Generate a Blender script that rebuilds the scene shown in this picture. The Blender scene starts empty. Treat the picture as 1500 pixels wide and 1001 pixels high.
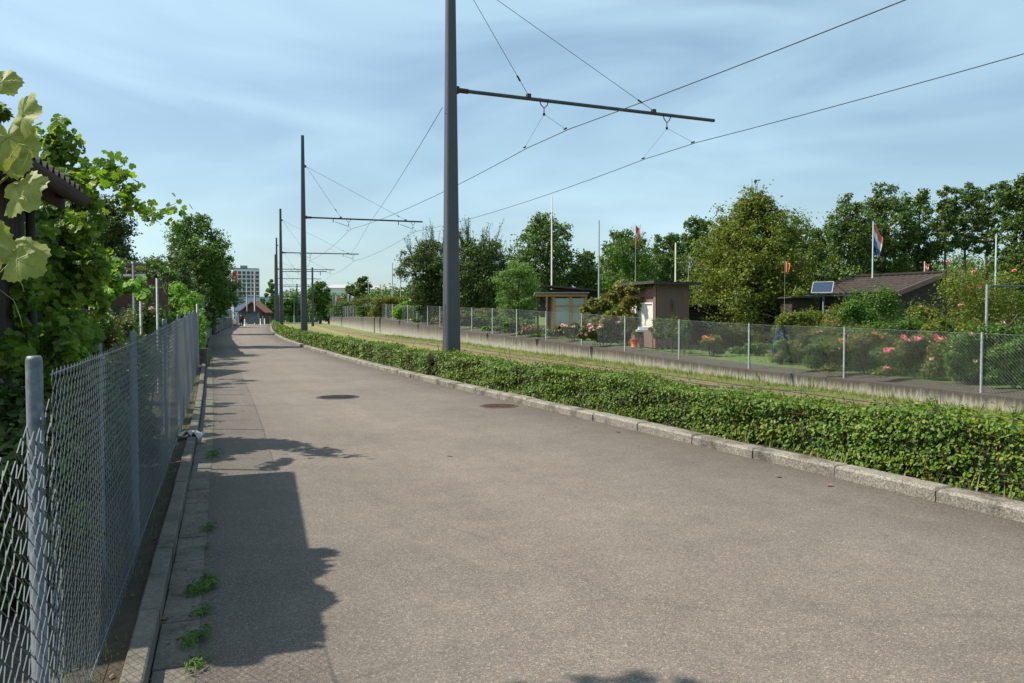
import bpy, math, random
import numpy as np
from mathutils import Vector, Matrix
random.seed(7); RS = np.random.RandomState(11)
R = math.radians
scene = bpy.context.scene
# ------------------------------------------------------------------ camera
F = 1167.0; PH = math.atan(39.5/F); CAMZ = 1.55
cd = bpy.data.cameras.new('camera'); cam = bpy.data.objects.new('camera', cd)
scene.collection.objects.link(cam); scene.camera = cam
cd.sensor_width = 36; cd.lens = F/1500*36; cd.clip_end = 5000; cd.clip_start = .05
cam.location = (0, 0, CAMZ); cam.rotation_euler = (math.pi/2-PH, 0, 0)
# ------------------------------------------------------------------ sky and sun
SUN_EL, SUN_AZ = 53.0, 4.0        # sun to the left (-X), a little ahead of the camera
sdir = Vector((-math.cos(R(SUN_AZ))*math.cos(R(SUN_EL)), math.sin(R(SUN_AZ))*math.cos(R(SUN_EL)), math.sin(R(SUN_EL))))
w = bpy.data.worlds.new('World'); scene.world = w; w.use_nodes = True
nt = w.node_tree; nt.nodes.clear()
sky = nt.nodes.new('ShaderNodeTexSky'); sky.sky_type = 'NISHITA'; sky.sun_disc = False
sky.sun_elevation = R(SUN_EL); sky.sun_rotation = math.atan2(sdir.x, sdir.y)
sky.air_density = 1.0; sky.dust_density = 1.6; sky.ozone_density = 1.0
tc = nt.nodes.new('ShaderNodeTexCoord')
mp = nt.nodes.new('ShaderNodeMapping'); mp.inputs['Scale'].default_value = (1.2, 1.2, 4.6); mp.inputs['Rotation'].default_value = (.5, -.35, .3)
nz = nt.nodes.new('ShaderNodeTexNoise'); nz.inputs['Scale'].default_value = 1.8; nz.inputs['Detail'].default_value = 6; nz.inputs['Roughness'].default_value = .48
nz.inputs['Distortion'].default_value = .6
rp = nt.nodes.new('ShaderNodeValToRGB'); rp.color_ramp.elements[0].position = .40; rp.color_ramp.elements[1].position = .78
rp.color_ramp.elements[0].color = (.16, .16, .16, 1); rp.color_ramp.elements[1].color = (.52, .52, .52, 1)
mx = nt.nodes.new('ShaderNodeMix'); mx.data_type = 'RGBA'; mx.inputs['B'].default_value = (8.2, 11.4, 12.6, 1)
bg = nt.nodes.new('ShaderNodeBackground'); bg.inputs['Strength'].default_value = .087
out = nt.nodes.new('ShaderNodeOutputWorld')
lk = nt.links.new
lk(tc.outputs['Generated'], mp.inputs['Vector']); lk(mp.outputs['Vector'], nz.inputs['Vector']); lk(nz.outputs['Fac'], rp.inputs['Fac'])
lk(rp.outputs['Color'], mx.inputs['Factor']); tint = nt.nodes.new('ShaderNodeMix'); tint.data_type = 'RGBA'; tint.blend_type = 'MULTIPLY'; tint.inputs['Factor'].default_value = 1; tint.inputs['B'].default_value = (.92, 1.02, 1.05, 1)
lk(sky.outputs['Color'], tint.inputs['A']); lk(tint.outputs['Result'], mx.inputs['A']); lk(mx.outputs['Result'], bg.inputs['Color']); lk(bg.outputs['Background'], out.inputs['Surface'])
sl = bpy.data.lights.new('sun', 'SUN'); sl.energy = 5.0; sl.angle = R(.55); sl.color = (1, .92, .79)
so = bpy.data.objects.new('sun', sl); scene.collection.objects.link(so)
so.rotation_euler = sdir.to_track_quat('Z', 'Y').to_euler(); so.location = sdir*60
vs = scene.view_settings; vs.view_transform = 'Standard'; vs.look = 'None'; vs.exposure = .48; vs.gamma = 1; vs.use_curve_mapping = False
scene.cycles.max_bounces = 8; scene.cycles.transparent_max_bounces = 12

# ------------------------------------------------------------------ helpers
def ray(px, py):
    u = 500.5-py
    return np.array([px-750, u*math.sin(PH)+F*math.cos(PH), u*math.cos(PH)-F*math.sin(PH)])
def at(px, py, D):
    d = ray(px, py); k = D/d[1]; return (d[0]*k, D, CAMZ+d[2]*k)
def ax(px, D, py=461): return at(px, py, D)[0]
def az(py, D): return at(750, py, D)[2]
def hermite(P):
    P = np.array(P, float); x, y = P[:,0], P[:,1]; m = np.gradient(y, x)
    def f(q, d=False):
        i = int(np.clip(np.searchsorted(x, q)-1, 0, len(x)-2)); h = x[i+1]-x[i]; s = (q-x[i])/h
        if d: return ((6*s*s-6*s)*y[i]+(3*s*s-4*s+1)*h*m[i]+(-6*s*s+6*s)*y[i+1]+(3*s*s-2*s)*h*m[i+1])/h
        return (2*s**3-3*s*s+1)*y[i]+(s**3-2*s*s+s)*h*m[i]+(-2*s**3+3*s*s)*y[i+1]+(s**3-s*s)*h*m[i+1]
    return f
MC = hermite([(-20,17.2),(-10,12.3),(0,7.45),(10,2.8),(19.2,-1.48),(31,-6.4),(44.2,-11.55),(69.3,-20.07),(94.3,-27.8),(119,-35.3),(150,-44.5),(210,-61)])
LC = hermite([(-20,6.95),(-10,3.3),(3.33,-1.54),(11,-4.34),(21.5,-8.3),(30.6,-11.75),(58,-21.9),(86,-31.2),(139,-47.6),(210,-68)])
def nrm(fn, D):
    s = fn(D, True); n = math.hypot(1, s); return 1/n, -s/n
def off(D, t, fn=MC):
    a, b = nrm(fn, D); return fn(D)+t*a, D+t*b
def wz(fn, pts): return hermite(pts)
WT = 8.35
def wall_D(px):           # parameter D where the wall line is seen at column px
    lo, hi = 3, 160
    for _ in range(50):
        m = (lo+hi)/2; x, y = off(m, WT)
        if (x/y)*F*math.cos(PH)*1.0+750 > px: lo = m
        else: hi = m
    return lo
def zcurve(pix):
    P = []
    for px, py in pix:
        d = wall_D(px); x, y = off(d, WT); P.append((d, at(px, py, y)[2]))
    P.sort(); P = [(-20, P[0][1])]+P+[(210, P[-1][1])]
    return hermite(P), P
WTOP, _a = zcurve([(1500,583),(1300,561),(1100,541),(1000,528),(900,513),(800,499),(700,487),(620,476),(560,467),(520,465),(480,466)])
WBOT, _b = zcurve([(1500,606),(1300,582),(1100,557),(900,531),(800,519),(700,505),(620,497),(560,489),(500,478)])
FTOP, _c = zcurve([(1435,487),(1240,479),(1097,474),(995,468),(914,463),(850,459),(797,456),(755,453),(700,451),(600,447),(545,445),(500,449)])
def bez(z, D): return z
def gz(X, Y):
    D0 = Y
    for _ in range(12):
        a, b = nrm(MC, max(-20, min(209, D0))); t = (X-MC(max(-20, min(209, D0))))/a; D0 = D0*.4+.6*(Y-t*b)
    return WTOP(max(-20, min(205, D0)))+.1

class MB:
    def __init__(s): s.V = []; s.Fc = []; s.n = 0; s.UV = None
    def add(s, V, Fs, mi=0):
        V = np.asarray(V, float).reshape(-1, 3); s.V.append(V)
        if isinstance(Fs, np.ndarray): s.Fc.append((Fs+s.n, mi))
        else:
            by = {}
            for f in Fs: by.setdefault(len(f), []).append(f)
            for k, l in by.items(): s.Fc.append((np.array(l)+s.n, mi))
        s.n += len(V); return s
    def box(s, c, d, rz=0, M=None, mi=0, taper=1):
        x, y, z = d[0]/2, d[1]/2, d[2]/2
        V = np.array([[sx*x*(taper if sz > 0 else 1), sy*y*(taper if sz > 0 else 1), sz*z] for sz in (-1,1) for sx, sy in ((-1,-1),(1,-1),(1,1),(-1,1))])
        if rz: ca, sa = math.cos(rz), math.sin(rz); V = V@np.array([[ca,sa,0],[-sa,ca,0],[0,0,1]])
        if M is not None: V = V@np.array(M.to_3x3()).T
        V = V+np.array(c)
        return s.add(V, np.array([[3,2,1,0],[4,5,6,7],[0,1,5,4],[1,2,6,5],[2,3,7,6],[3,0,4,7]]), mi)
    def tube(s, P, r, n=6, mi=0, cap=True):
        P = np.asarray(P, float); k = len(P); r = np.broadcast_to(np.asarray(r, float), (k,))
        T = np.gradient(P, axis=0); T /= np.linalg.norm(T, axis=1)[:,None]+1e-12
        ref = np.where(np.abs(T[:,2:3]) > .9, [[1.,0,0]], [[0,0,1.]])
        A = np.cross(T, ref); A /= np.linalg.norm(A, axis=1)[:,None]+1e-12
        for i in range(1, k):
            if np.dot(A[i], A[i-1]) < 0: A[i] *= -1
        B = np.cross(T, A); th = np.arange(n)*2*math.pi/n
        V = P[:,None]+r[:,None,None]*(A[:,None]*np.cos(th)[None,:,None]+B[:,None]*np.sin(th)[None,:,None])
        i = np.arange(k-1)[:,None]*n; j = np.arange(n)[None]; j2 = (j+1)%n
        Fs = np.stack([i+j, i+j2, i+n+j2, i+n+j], -1).reshape(-1, 4)
        s.add(V.reshape(-1,3), Fs, mi+100)
        if cap: s.Fc.append((np.array([list(range(n))])+s.n-k*n, mi)); s.Fc.append((np.array([list(range(n))])+s.n-n, mi))
        return s
    def build(s, name, mats, parent=None, smooth=False, uv=None):
        me = bpy.data.meshes.new(name); V = np.concatenate(s.V) if s.V else np.zeros((0,3))
        me.vertices.add(len(V)); me.vertices.foreach_set('co', V.astype(np.float32).ravel())
        tot = np.concatenate([np.full(len(f), f.shape[1]) for f, _ in s.Fc]); lv = np.concatenate([f.ravel() for f, _ in s.Fc])
        me.loops.add(len(lv)); me.loops.foreach_set('vertex_index', lv.astype(np.int32))
        me.polygons.add(len(tot)); st = np.concatenate([[0], np.cumsum(tot)[:-1]])
        me.polygons.foreach_set('loop_start', st.astype(np.int32)); me.polygons.foreach_set('loop_total', tot.astype(np.int32))
        me.polygons.foreach_set('material_index', np.concatenate([np.full(len(f), m%100) for f, m in s.Fc]).astype(np.int32))
        me.polygons.foreach_set('use_smooth', np.concatenate([np.full(len(f), bool(smooth or m >= 100)) for f, m in s.Fc]))
        if uv is not None:
            l = me.uv_layers.new(name='UVMap'); l.data.foreach_set('uv', np.asarray(uv)[lv].astype(np.float32).ravel())
        me.update(calc_edges=True)
        for m in (mats if isinstance(mats, (list, tuple)) else [mats]): me.materials.append(m)
        o = bpy.data.objects.new(name, me); scene.collection.objects.link(o)
        if parent: o.parent = parent; o.matrix_parent_inverse = Matrix()
        return o
def tag(o, label=None, cat=None, group=None, kind=None):
    if label: o['label'] = label
    if cat: o['category'] = cat
    if group: o['group'] = group
    if kind: o['kind'] = kind
    return o
def empty(name, loc, label, cat, group=None, rz=0):
    o = bpy.data.objects.new(name, None); scene.collection.objects.link(o); o.location = loc; o.rotation_euler = (0,0,rz)
    o.empty_display_size = .3; return tag(o, label, cat, group)
def copy_tree(o, parent=None):
    c = o.copy(); scene.collection.objects.link(c); c.parent = parent
    for ch in list(o.children):
        copy_tree(ch, c)
    return c

# ------------------------------------------------------------------ materials
def newmat(name):
    m = bpy.data.materials.new(name); m.use_nodes = True; n = m.node_tree; b = n.nodes['Principled BSDF']; return m, n, b
def noise(n, scale, detail=5, rough=.6, coord='Object', stretch=None, dist=0):
    t = n.nodes.new('ShaderNodeTexCoord'); x = n.nodes.new('ShaderNodeTexNoise')
    x.inputs['Scale'].default_value = scale; x.inputs['Detail'].default_value = detail; x.inputs['Roughness'].default_value = rough; x.inputs['Distortion'].default_value = dist
    if stretch:
        m = n.nodes.new('ShaderNodeMapping'); m.inputs['Scale'].default_value = stretch; n.links.new(t.outputs[coord], m.inputs['Vector']); n.links.new(m.outputs['Vector'], x.inputs['Vector'])
    else: n.links.new(t.outputs[coord], x.inputs['Vector'])
    return x.outputs['Fac']
def ramp(n, fac, stops):
    r = n.nodes.new('ShaderNodeValToRGB'); e = r.color_ramp.elements
    while len(e) < len(stops): e.new(.5)
    for i, (p, c) in enumerate(stops): e[i].position = p; e[i].color = (*c, 1) if len(c) == 3 else c
    n.links.new(fac, r.inputs['Fac']); return r.outputs['Color']
def mixc(n, fac, a, b, mode='MIX'):
    m = n.nodes.new('ShaderNodeMix'); m.data_type = 'RGBA'; m.blend_type = mode
    for s, v in (('Factor', fac), ('A', a), ('B', b)):
        if isinstance(v, (int, float)): m.inputs[s].default_value = v
        elif isinstance(v, tuple): m.inputs[s].default_value = (*v, 1)
        else: n.links.new(v, m.inputs[s])
    return m.outputs['Result']
def bump(n, b, h, strength=.3, dist=.01):
    u = n.nodes.new('ShaderNodeBump'); u.inputs['Strength'].default_value = strength; u.inputs['Distance'].default_value = dist
    n.links.new(h, u.inputs['Height']); n.links.new(u.outputs['Normal'], b.inputs['Normal'])
def simple(name, c, rough=.7, metal=0, var=.25, scale=6, bmp=.15, stretch=None, c2=None):
    m, n, b = newmat(name); f = noise(n, scale, 6, .6, stretch=stretch)
    d = c2 or tuple(v*(1-var) for v in c); l = tuple(min(1, v*(1+var*.6)) for v in c)
    n.links.new(ramp(n, f, [(.3, d), (.7, l)]), b.inputs['Base Color']); b.inputs['Roughness'].default_value = rough; b.inputs['Metallic'].default_value = metal
    if bmp: bump(n, b, noise(n, scale*8, 4, .6, stretch=stretch), bmp, .004)
    return m
def leafmat(name, cols, trans=.35, rough=.5, patch=None):
    m, n, b = newmat(name); g = n.nodes.new('ShaderNodeNewGeometry')
    st = [(i/(len(cols)-1), c) for i, c in enumerate(cols)]
    c1 = ramp(n, g.outputs['Random Per Island'], st)
    c2 = ramp(n, noise(n, 1.3, 3, .6), [(.3, (.75,.8,.75)), (.72, (1.2,1.15,1.0))])
    c = mixc(n, 1.0, c1, c2, 'MULTIPLY')
    if patch: c = mixc(n, ramp(n, noise(n, 2.1, 5, .65), [(.60, (0,0,0)), (.72, (.7,.7,.7))]), c, mixc(n, g.outputs['Random Per Island'], (.16,.075,.03), (.26,.24,.035)))
    n.links.new(c, b.inputs['Base Color']); b.inputs['Roughness'].default_value = rough; b.inputs['Specular IOR Level'].default_value = .35
    t = n.nodes.new('ShaderNodeBsdfTranslucent'); ct = mixc(n, 1.0, c, (1.5,1.6,.6), 'MULTIPLY'); n.links.new(ct, t.inputs['Color'])
    x = n.nodes.new('ShaderNodeMixShader'); x.inputs['Fac'].default_value = trans
    n.links.new(b.outputs['BSDF'], x.inputs[1]); n.links.new(t.outputs['BSDF'], x.inputs[2]); n.links.new(x.outputs['Shader'], n.nodes['Material Output'].inputs['Surface'])
    return m
G = {}
G['hedge'] = leafmat('hedge leaf', [(.025,.06,.008),(.055,.12,.010),(.09,.175,.012),(.14,.24,.018),(.06,.13,.010),(.11,.20,.014),(.035,.08,.009),(.23,.24,.025),(.08,.15,.012)], .26, patch=True)
G['vine'] = leafmat('vine leaf', [(.06,.12,.018),(.11,.19,.025),(.17,.27,.032),(.25,.33,.04)], .45)
G['vinebig'] = leafmat('large vine leaf', [(.20,.26,.08),(.26,.32,.11),(.30,.34,.13)], .45)
G['lime'] = leafmat('lime creeper leaf', [(.10,.22,.02),(.16,.32,.03),(.22,.38,.04),(.13,.25,.03)], .4)
G['dark'] = leafmat('dark tree leaf', [(.04,.075,.02),(.07,.115,.027),(.10,.15,.035)], .25)
G['forest'] = leafmat('forest leaf', [(.055,.10,.03),(.09,.155,.038),(.14,.20,.045)], .25)
G['pear'] = leafmat('fruit tree leaf', [(.07,.11,.018),(.12,.17,.025),(.16,.21,.032),(.20,.19,.04),(.09,.15,.022)], .35)
G['mid'] = leafmat('mid green leaf', [(.05,.11,.018),(.085,.17,.025),(.13,.22,.035)], .3)
G['pale'] = leafmat('pale green leaf', [(.09,.17,.05),(.14,.24,.07),(.19,.29,.09)], .35)
G['autumn'] = leafmat('turning vine leaf', [(.07,.12,.02),(.13,.19,.03),(.22,.22,.04),(.20,.11,.03),(.10,.17,.02)], .35)
G['brush'] = leafmat('dry brush leaf', [(.09,.13,.03),(.14,.17,.045),(.19,.18,.07),(.08,.14,.025)], .3)
G['grass'] = leafmat('grass blade', [(.10,.16,.03),(.16,.21,.045),(.24,.23,.08),(.30,.25,.12)], .3)
G['weed'] = leafmat('weed leaf', [(.05,.11,.02),(.08,.17,.02),(.12,.22,.03)], .4)
M = {}
M['bark'] = simple('bark', (.09,.07,.05), .9, var=.4, scale=9, bmp=.5, stretch=(1,1,.2))
M['twig'] = simple('dry twig', (.11,.075,.045), .9, var=.4)
M['mast'] = simple('dark grey mast paint', (.062,.067,.076), .45, .0, var=.12, scale=2, bmp=.03)
M['metal'] = simple('galvanised steel', (.15,.17,.185), .55, .2, var=.5, scale=26, bmp=.05)
M['wire'] = simple('galvanised wire', (.15,.175,.19), .45, .3, var=.15, scale=3, bmp=0)
M['wire2'] = simple('weathered wire', (.20,.22,.22), .5, .5, var=.15, scale=3, bmp=0)
M['cable'] = simple('dark cable', (.035,.037,.042), .5, .3, var=.1, bmp=0)
M['brown'] = simple('brown painted boards', (.19,.112,.09), .75, var=.2, scale=3, stretch=(6,6,.5))
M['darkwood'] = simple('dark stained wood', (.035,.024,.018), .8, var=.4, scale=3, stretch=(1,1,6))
M['roofdark'] = simple('dark roofing', (.05,.042,.038), .8, var=.35, scale=7, bmp=.3)
M['rooftile'] = simple('weathered brown roof tile', (.05,.036,.028), .85, var=.45, scale=5, bmp=.4)
M['orange'] = simple('orange timber', (.50,.23,.06), .6, var=.2, scale=4, stretch=(1,1,.2))
M['white'] = simple('white paint', (.72,.72,.70), .5, var=.08)
M['pole'] = simple('weathered pole paint', (.40,.40,.38), .6, var=.2)
M['curtain'] = simple('pale curtain', (.62,.62,.56), .8, var=.2, scale=20, stretch=(1,1,.05))
M['red'] = simple('red cloth', (.60,.035,.03), .7, var=.15)
M['pink'] = simple('pink petals', (.75,.20,.24), .6, var=.3, scale=30)
M['palepink'] = simple('pale pink petals', (.75,.48,.42), .6, var=.2, scale=30)
M['whiteflower'] = simple('white petals', (.8,.8,.74), .6, var=.1)
M['orangef'] = simple('orange petals', (.75,.25,.06), .6, var=.2)
M['blue'] = simple('blue plastic sheet', (.01,.05,.17), .4, var=.3)
M['solar'] = simple('solar cells', (.03,.05,.10), .25, var=.2, scale=12)
M['redpot'] = simple('red plastic pot', (.55,.09,.04), .5, var=.2)
M['soil'] = simple('dark soil', (.06,.048,.034), .95, var=.5, scale=5, bmp=.6)
M['iron'] = simple('cast iron', (.045,.04,.037), .6, .3, var=.4, scale=12, bmp=.3)
M['rust'] = simple('rusty iron', (.10,.055,.035), .8, .2, var=.4, scale=12, bmp=.3)
M['rail'] = simple('tram rail steel', (.10,.085,.075), .4, .6, var=.3, scale=3)
M['skin'] = simple('skin', (.45,.27,.19), .6, var=.05, bmp=0)
M['clothred'] = simple('dark red cloth', (.16,.025,.025), .8, bmp=0)
M['clothwhite'] = simple('white cloth', (.7,.7,.68), .8, bmp=0)
M['clothdark'] = simple('dark cloth', (.02,.022,.03), .8, bmp=0)
M['hair'] = simple('dark hair', (.02,.014,.01), .7, bmp=0)
M['bwall'] = simple('pale facade', (.74,.74,.71), .8, var=.08, scale=.3, bmp=0)
M['bwindow'] = simple('dark window', (.06,.075,.09), .2, var=.3, scale=.5, bmp=0)
M['bluesheet'] = simple('pale blue cladding', (.42,.48,.66), .5, var=.08, scale=.5, bmp=0)
M['greenmesh'] = simple('green wire', (.05,.16,.10), .6, bmp=0)
M['brick'] = simple('red brown boards', (.10,.045,.035), .85, var=.3, scale=2, stretch=(1,1,5))
M['redroof'] = simple('red brown roof', (.20,.09,.06), .85, var=.3, scale=3)
M['graypanel'] = simple('grey corrugated panel', (.30,.32,.33), .6, var=.3, scale=2, stretch=(3,3,.3))
M['bluepanel'] = simple('pale blue screen panel', (.30,.38,.40), .4, var=.3, scale=1.5)
M['farroof'] = simple('grey sheet roof', (.38,.39,.38), .7, var=.1, scale=.2)
M['rag'] = simple('pale rag', (.42,.42,.40), .9, var=.2, scale=30)
M['drybrown'] = simple('dry fallen leaf', (.22,.11,.045), .8, var=.4)
M['litter'] = simple('leaf litter', (.15,.09,.05), .9, var=.6, scale=20, bmp=0)
M['pebble'] = simple('pale pebble', (.36,.34,.31), .8, var=.2)

def m_asphalt():
    m, n, b = newmat('asphalt'); L = n.links.new
    t = n.nodes.new('ShaderNodeTexCoord')
    v = n.nodes.new('ShaderNodeTexVoronoi'); v.inputs['Scale'].default_value = 140; L(t.outputs['Object'], v.inputs['Vector'])
    sep = n.nodes.new('ShaderNodeSeparateColor'); L(v.outputs['Color'], sep.inputs['Color'])
    grain = ramp(n, sep.outputs['Red'], [(0, (.62,.62,.62)), (.55, (.93,.93,.93)), (.9, (1.14,1.12,1.10)), (1, (1.75,1.7,1.6))])
    big = ramp(n, noise(n, .45, 4, .6), [(.28, (.146,.126,.108)), (.72, (.196,.170,.146))])
    mid = ramp(n, noise(n, 3.2, 8, .7), [(.3, (.88,.88,.89)), (.7, (1.1,1.1,1.09))])
    c = mixc(n, 1, mixc(n, 1, big, mid, 'MULTIPLY'), grain, 'MULTIPLY')
    # darker, dirtier bands along both edges (u = across the road)
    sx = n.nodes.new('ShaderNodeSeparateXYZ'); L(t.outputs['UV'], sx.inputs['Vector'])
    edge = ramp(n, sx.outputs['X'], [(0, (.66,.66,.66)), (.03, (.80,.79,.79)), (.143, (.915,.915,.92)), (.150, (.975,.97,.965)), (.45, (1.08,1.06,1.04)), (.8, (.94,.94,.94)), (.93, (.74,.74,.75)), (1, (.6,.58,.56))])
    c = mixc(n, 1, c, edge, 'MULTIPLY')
    # scattered dark specks of dirt and a few pale scuffs
    v2 = n.nodes.new('ShaderNodeTexVoronoi'); v2.inputs['Scale'].default_value = 3.1; L(t.outputs['Object'], v2.inputs['Vector'])
    spk = ramp(n, v2.outputs['Distance'], [(.0, (.4,.37,.35)), (.028, (.5,.48,.45)), (.04, (1,1,1))]); c = mixc(n, .7, c, mixc(n, 1, c, spk, 'MULTIPLY'))
    v4 = n.nodes.new('ShaderNodeTexVoronoi'); v4.inputs['Scale'].default_value = 1.15; L(t.outputs['Object'], v4.inputs['Vector'])
    c = mixc(n, 1, c, ramp(n, v4.outputs['Distance'], [(.0, (1.5,1.47,1.4)), (.014, (1.25,1.24,1.2)), (.03, (1,1,1))]), 'MULTIPLY')
    lng = ramp(n, noise(n, .9, 5, .6, coord='UV', stretch=(14, .05, 1)), [(.3, (.93,.93,.94)), (.7, (1.07,1.065,1.05))]); c = mixc(n, 1, c, lng, 'MULTIPLY')
    # hairline cracks
    v3 = n.nodes.new('ShaderNodeTexVoronoi'); v3.feature = 'DISTANCE_TO_EDGE'; v3.inputs['Scale'].default_value = .22
    wob = n.nodes.new('ShaderNodeTexNoise'); wob.inputs['Scale'].default_value = 1.5; wob.inputs['Detail'].default_value = 6; L(t.outputs['Object'], wob.inputs['Vector'])
    addv = n.nodes.new('ShaderNodeMix'); addv.data_type = 'RGBA'; addv.inputs['Factor'].default_value = .25; L(t.outputs['Object'], addv.inputs['A']); L(wob.outputs['Color'], addv.inputs['B'])
    L(addv.outputs['Result'], v3.inputs['Vector'])
    crk = ramp(n, v3.outputs['Distance'], [(0, (.90,.90,.90)), (.0016, (1,1,1))])
    c = mixc(n, 1, c, crk, 'MULTIPLY')
    L(c, b.inputs['Base Color']); b.inputs['Roughness'].default_value = .88; b.inputs['Specular IOR Level'].default_value = .3
    bump(n, b, v.outputs['Distance'], .5, .006); return m
M['asphalt'] = m_asphalt()
def m_concrete_wall():
    m, n, b = newmat('stained concrete'); L = n.links.new; t = n.nodes.new('ShaderNodeTexCoord')
    s = n.nodes.new('ShaderNodeSeparateXYZ'); L(t.outputs['UV'], s.inputs['Vector'])
    mpn = n.nodes.new('ShaderNodeMapping'); mpn.inputs['Scale'].default_value = (9.0, .22, 1); L(t.outputs['UV'], mpn.inputs['Vector'])
    x = n.nodes.new('ShaderNodeTexNoise'); x.inputs['Scale'].default_value = 1.6; x.inputs['Detail'].default_value = 8; x.inputs['Roughness'].default_value = .7; L(mpn.outputs['Vector'], x.inputs['Vector'])
    a = n.nodes.new('ShaderNodeMath'); a.operation = 'MULTIPLY_ADD'; a.inputs[1].default_value = .50; L(s.outputs['Y'], a.inputs[0]); L(x.outputs['Fac'], a.inputs[2])
    streak = ramp(n, a.outputs[0], [(.50, (.38,.365,.315)), (.66, (.27,.255,.215)), (.76, (.17,.155,.125)), (.90, (.075,.065,.052))])
    c = mixc(n, .6, streak, ramp(n, noise(n, 5, 7, .7), [(.3, (.6,.6,.6)), (.7, (1.15,1.15,1.15))]), 'MULTIPLY')
    L(c, b.inputs['Base Color']); b.inputs['Roughness'].default_value = .9; bump(n, b, noise(n, 30, 5, .7), .4, .01); return m
M['wall'] = m_concrete_wall()
def m_granite():
    m, n, b = newmat('granite kerb'); L = n.links.new
    g = ramp(n, noise(n, 60, 4, .7), [(.35, (.10,.094,.085)), (.5, (.23,.218,.198)), (.65, (.37,.352,.32))])
    d = ramp(n, noise(n, 2.3, 6, .7), [(.38, (.38,.36,.31)), (.52, (.9,.88,.82)), (.72, (1.15,1.1,1.0))])
    L(mixc(n, 1, g, d, 'MULTIPLY'), b.inputs['Base Color']); b.inputs['Roughness'].default_value = .85; bump(n, b, noise(n, 25, 6, .7), .8, .012); return m
M['granite'] = m_granite()
def m_concrete():
    m, n, b = newmat('edging concrete'); L = n.links.new
    g = ramp(n, noise(n, 45, 5, .7), [(.3, (.09,.084,.072)), (.7, (.20,.188,.165))]); d = ramp(n, noise(n, 3.5, 8, .75), [(.32, (.38,.36,.28)), (.5, (.85,.82,.76)), (.7, (1.1,1.07,1.0))])
    L(mixc(n, 1, g, d, 'MULTIPLY'), b.inputs['Base Color']); b.inputs['Roughness'].default_value = .9; bump(n, b, noise(n, 30, 5, .7), .5, .008); return m
M['concrete'] = m_concrete()
def m_ground(name, cols, s1=.6, s2=9, s3=60):
    m, n, b = newmat(name); L = n.links.new
    a = ramp(n, noise(n, s1, 6, .65), [(.3, cols[0]), (.5, cols[1]), (.7, cols[2])])
    d = ramp(n, noise(n, s2, 7, .7), [(.3, (.6,.6,.6)), (.7, (1.3,1.3,1.25))])
    L(mixc(n, 1, a, d, 'MULTIPLY'), b.inputs['Base Color']); b.inputs['Roughness'].default_value = .95; bump(n, b, noise(n, s3, 5, .7), .9, .03); return m
M['garden'] = m_ground('garden soil and lawn', [(.09,.08,.045),(.09,.15,.03),(.08,.18,.025)])
M['dirt'] = m_ground('verge dirt', [(.055,.042,.028),(.085,.065,.045),(.05,.065,.022)], 1.5, 12)
M['gravelpath'] = m_ground('grey gravel', [(.05,.044,.036),(.085,.075,.062),(.06,.065,.035)], 2.5, 30)
M['base'] = m_ground('far meadow', [(.07,.09,.035),(.10,.12,.04),(.06,.09,.03)], .05, 1)
def m_track():
    m, n, b = newmat('grassed track bed'); L = n.links.new; t = n.nodes.new('ShaderNodeTexCoord')
    s = n.nodes.new('ShaderNodeSeparateXYZ'); L(t.outputs['UV'], s.inputs['Vector'])
    wv = n.nodes.new('ShaderNodeMath'); wv.operation = 'MULTIPLY_ADD'; wv.inputs[1].default_value = .16; L(noise(n, 1.2, 7, .75), wv.inputs[0]); L(s.outputs['X'], wv.inputs[2])
    dry = (.26,.22,.10); gr = (.15,.19,.045); br = (.21,.165,.09)
    c = ramp(n, wv.outputs[0], [(.08, gr), (.2, dry), (.32, gr), (.42, br), (.52, gr), (.63, dry), (.72, (.19,.16,.07)), (.86, br), (.97, gr)])
    d = ramp(n, noise(n, 7, 8, .75), [(.3, (.55,.6,.5)), (.7, (1.35,1.3,1.2))])
    L(mixc(n, 1, c, d, 'MULTIPLY'), b.inputs['Base Color']); b.inputs['Roughness'].default_value = .95; bump(n, b, noise(n, 45, 5, .75), 1, .04); return m
M['track'] = m_track()

# ------------------------------------------------------------------ terrain
def ribbon(name, Ds, left, right, mat, kind='structure', cols=2, parent=None, depth=0):
    """left/right: functions D -> (x,y,z)"""
    V = []; UV = []
    for D in Ds:
        a = np.array(left(D)); b = np.array(right(D))
        for k in range(cols): f = k/(cols-1); V.append(a*(1-f)+b*f); UV.append((f, D))
    n = len(Ds); Fs = []
    for i in range(n-1):
        for k in range(cols-1): q = i*cols+k; Fs.append((q, q+1, q+cols+1, q+cols))
    mb = MB().add(V, Fs); o = mb.build(name, mat, parent, uv=UV)
    if kind: o['kind'] = kind
    return o
DS = list(np.concatenate([np.arange(-18, 60, 1.0), np.arange(60, 206, 3.0)]))
mb = MB(); mb.add([(-1500,-300,-.75),(1500,-300,-.75),(1500,3000,-.75),(-1500,3000,-.75)], [(0,1,2,3)]); mb.build('ground', M['base'])['kind'] = 'structure'
def Lp(t, z): return lambda D: (*off(D, t, LC), z)
def Rp(t, z): return lambda D: (*off(D, t, MC), z if not callable(z) else z(D))
KT = -.80
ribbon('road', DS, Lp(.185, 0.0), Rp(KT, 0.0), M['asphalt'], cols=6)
ribbon('garden_ground', DS, lambda D: (LC(D)-70, D-20, .02), Lp(-.40, .03), M['dirt'])
ribbon('verge_dirt', DS, Lp(-.40, .03), Lp(-.095, .06), M['dirt'], cols=2)
ribbon('hedge_soil', DS, Rp(-.56, .09), Rp(.35, .02), M['soil'])
TB = lambda D: min(WBOT(D), .12)
ribbon('track_bed', DS, Rp(.35, .02), Rp(WT, TB), M['track'], cols=8)
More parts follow.
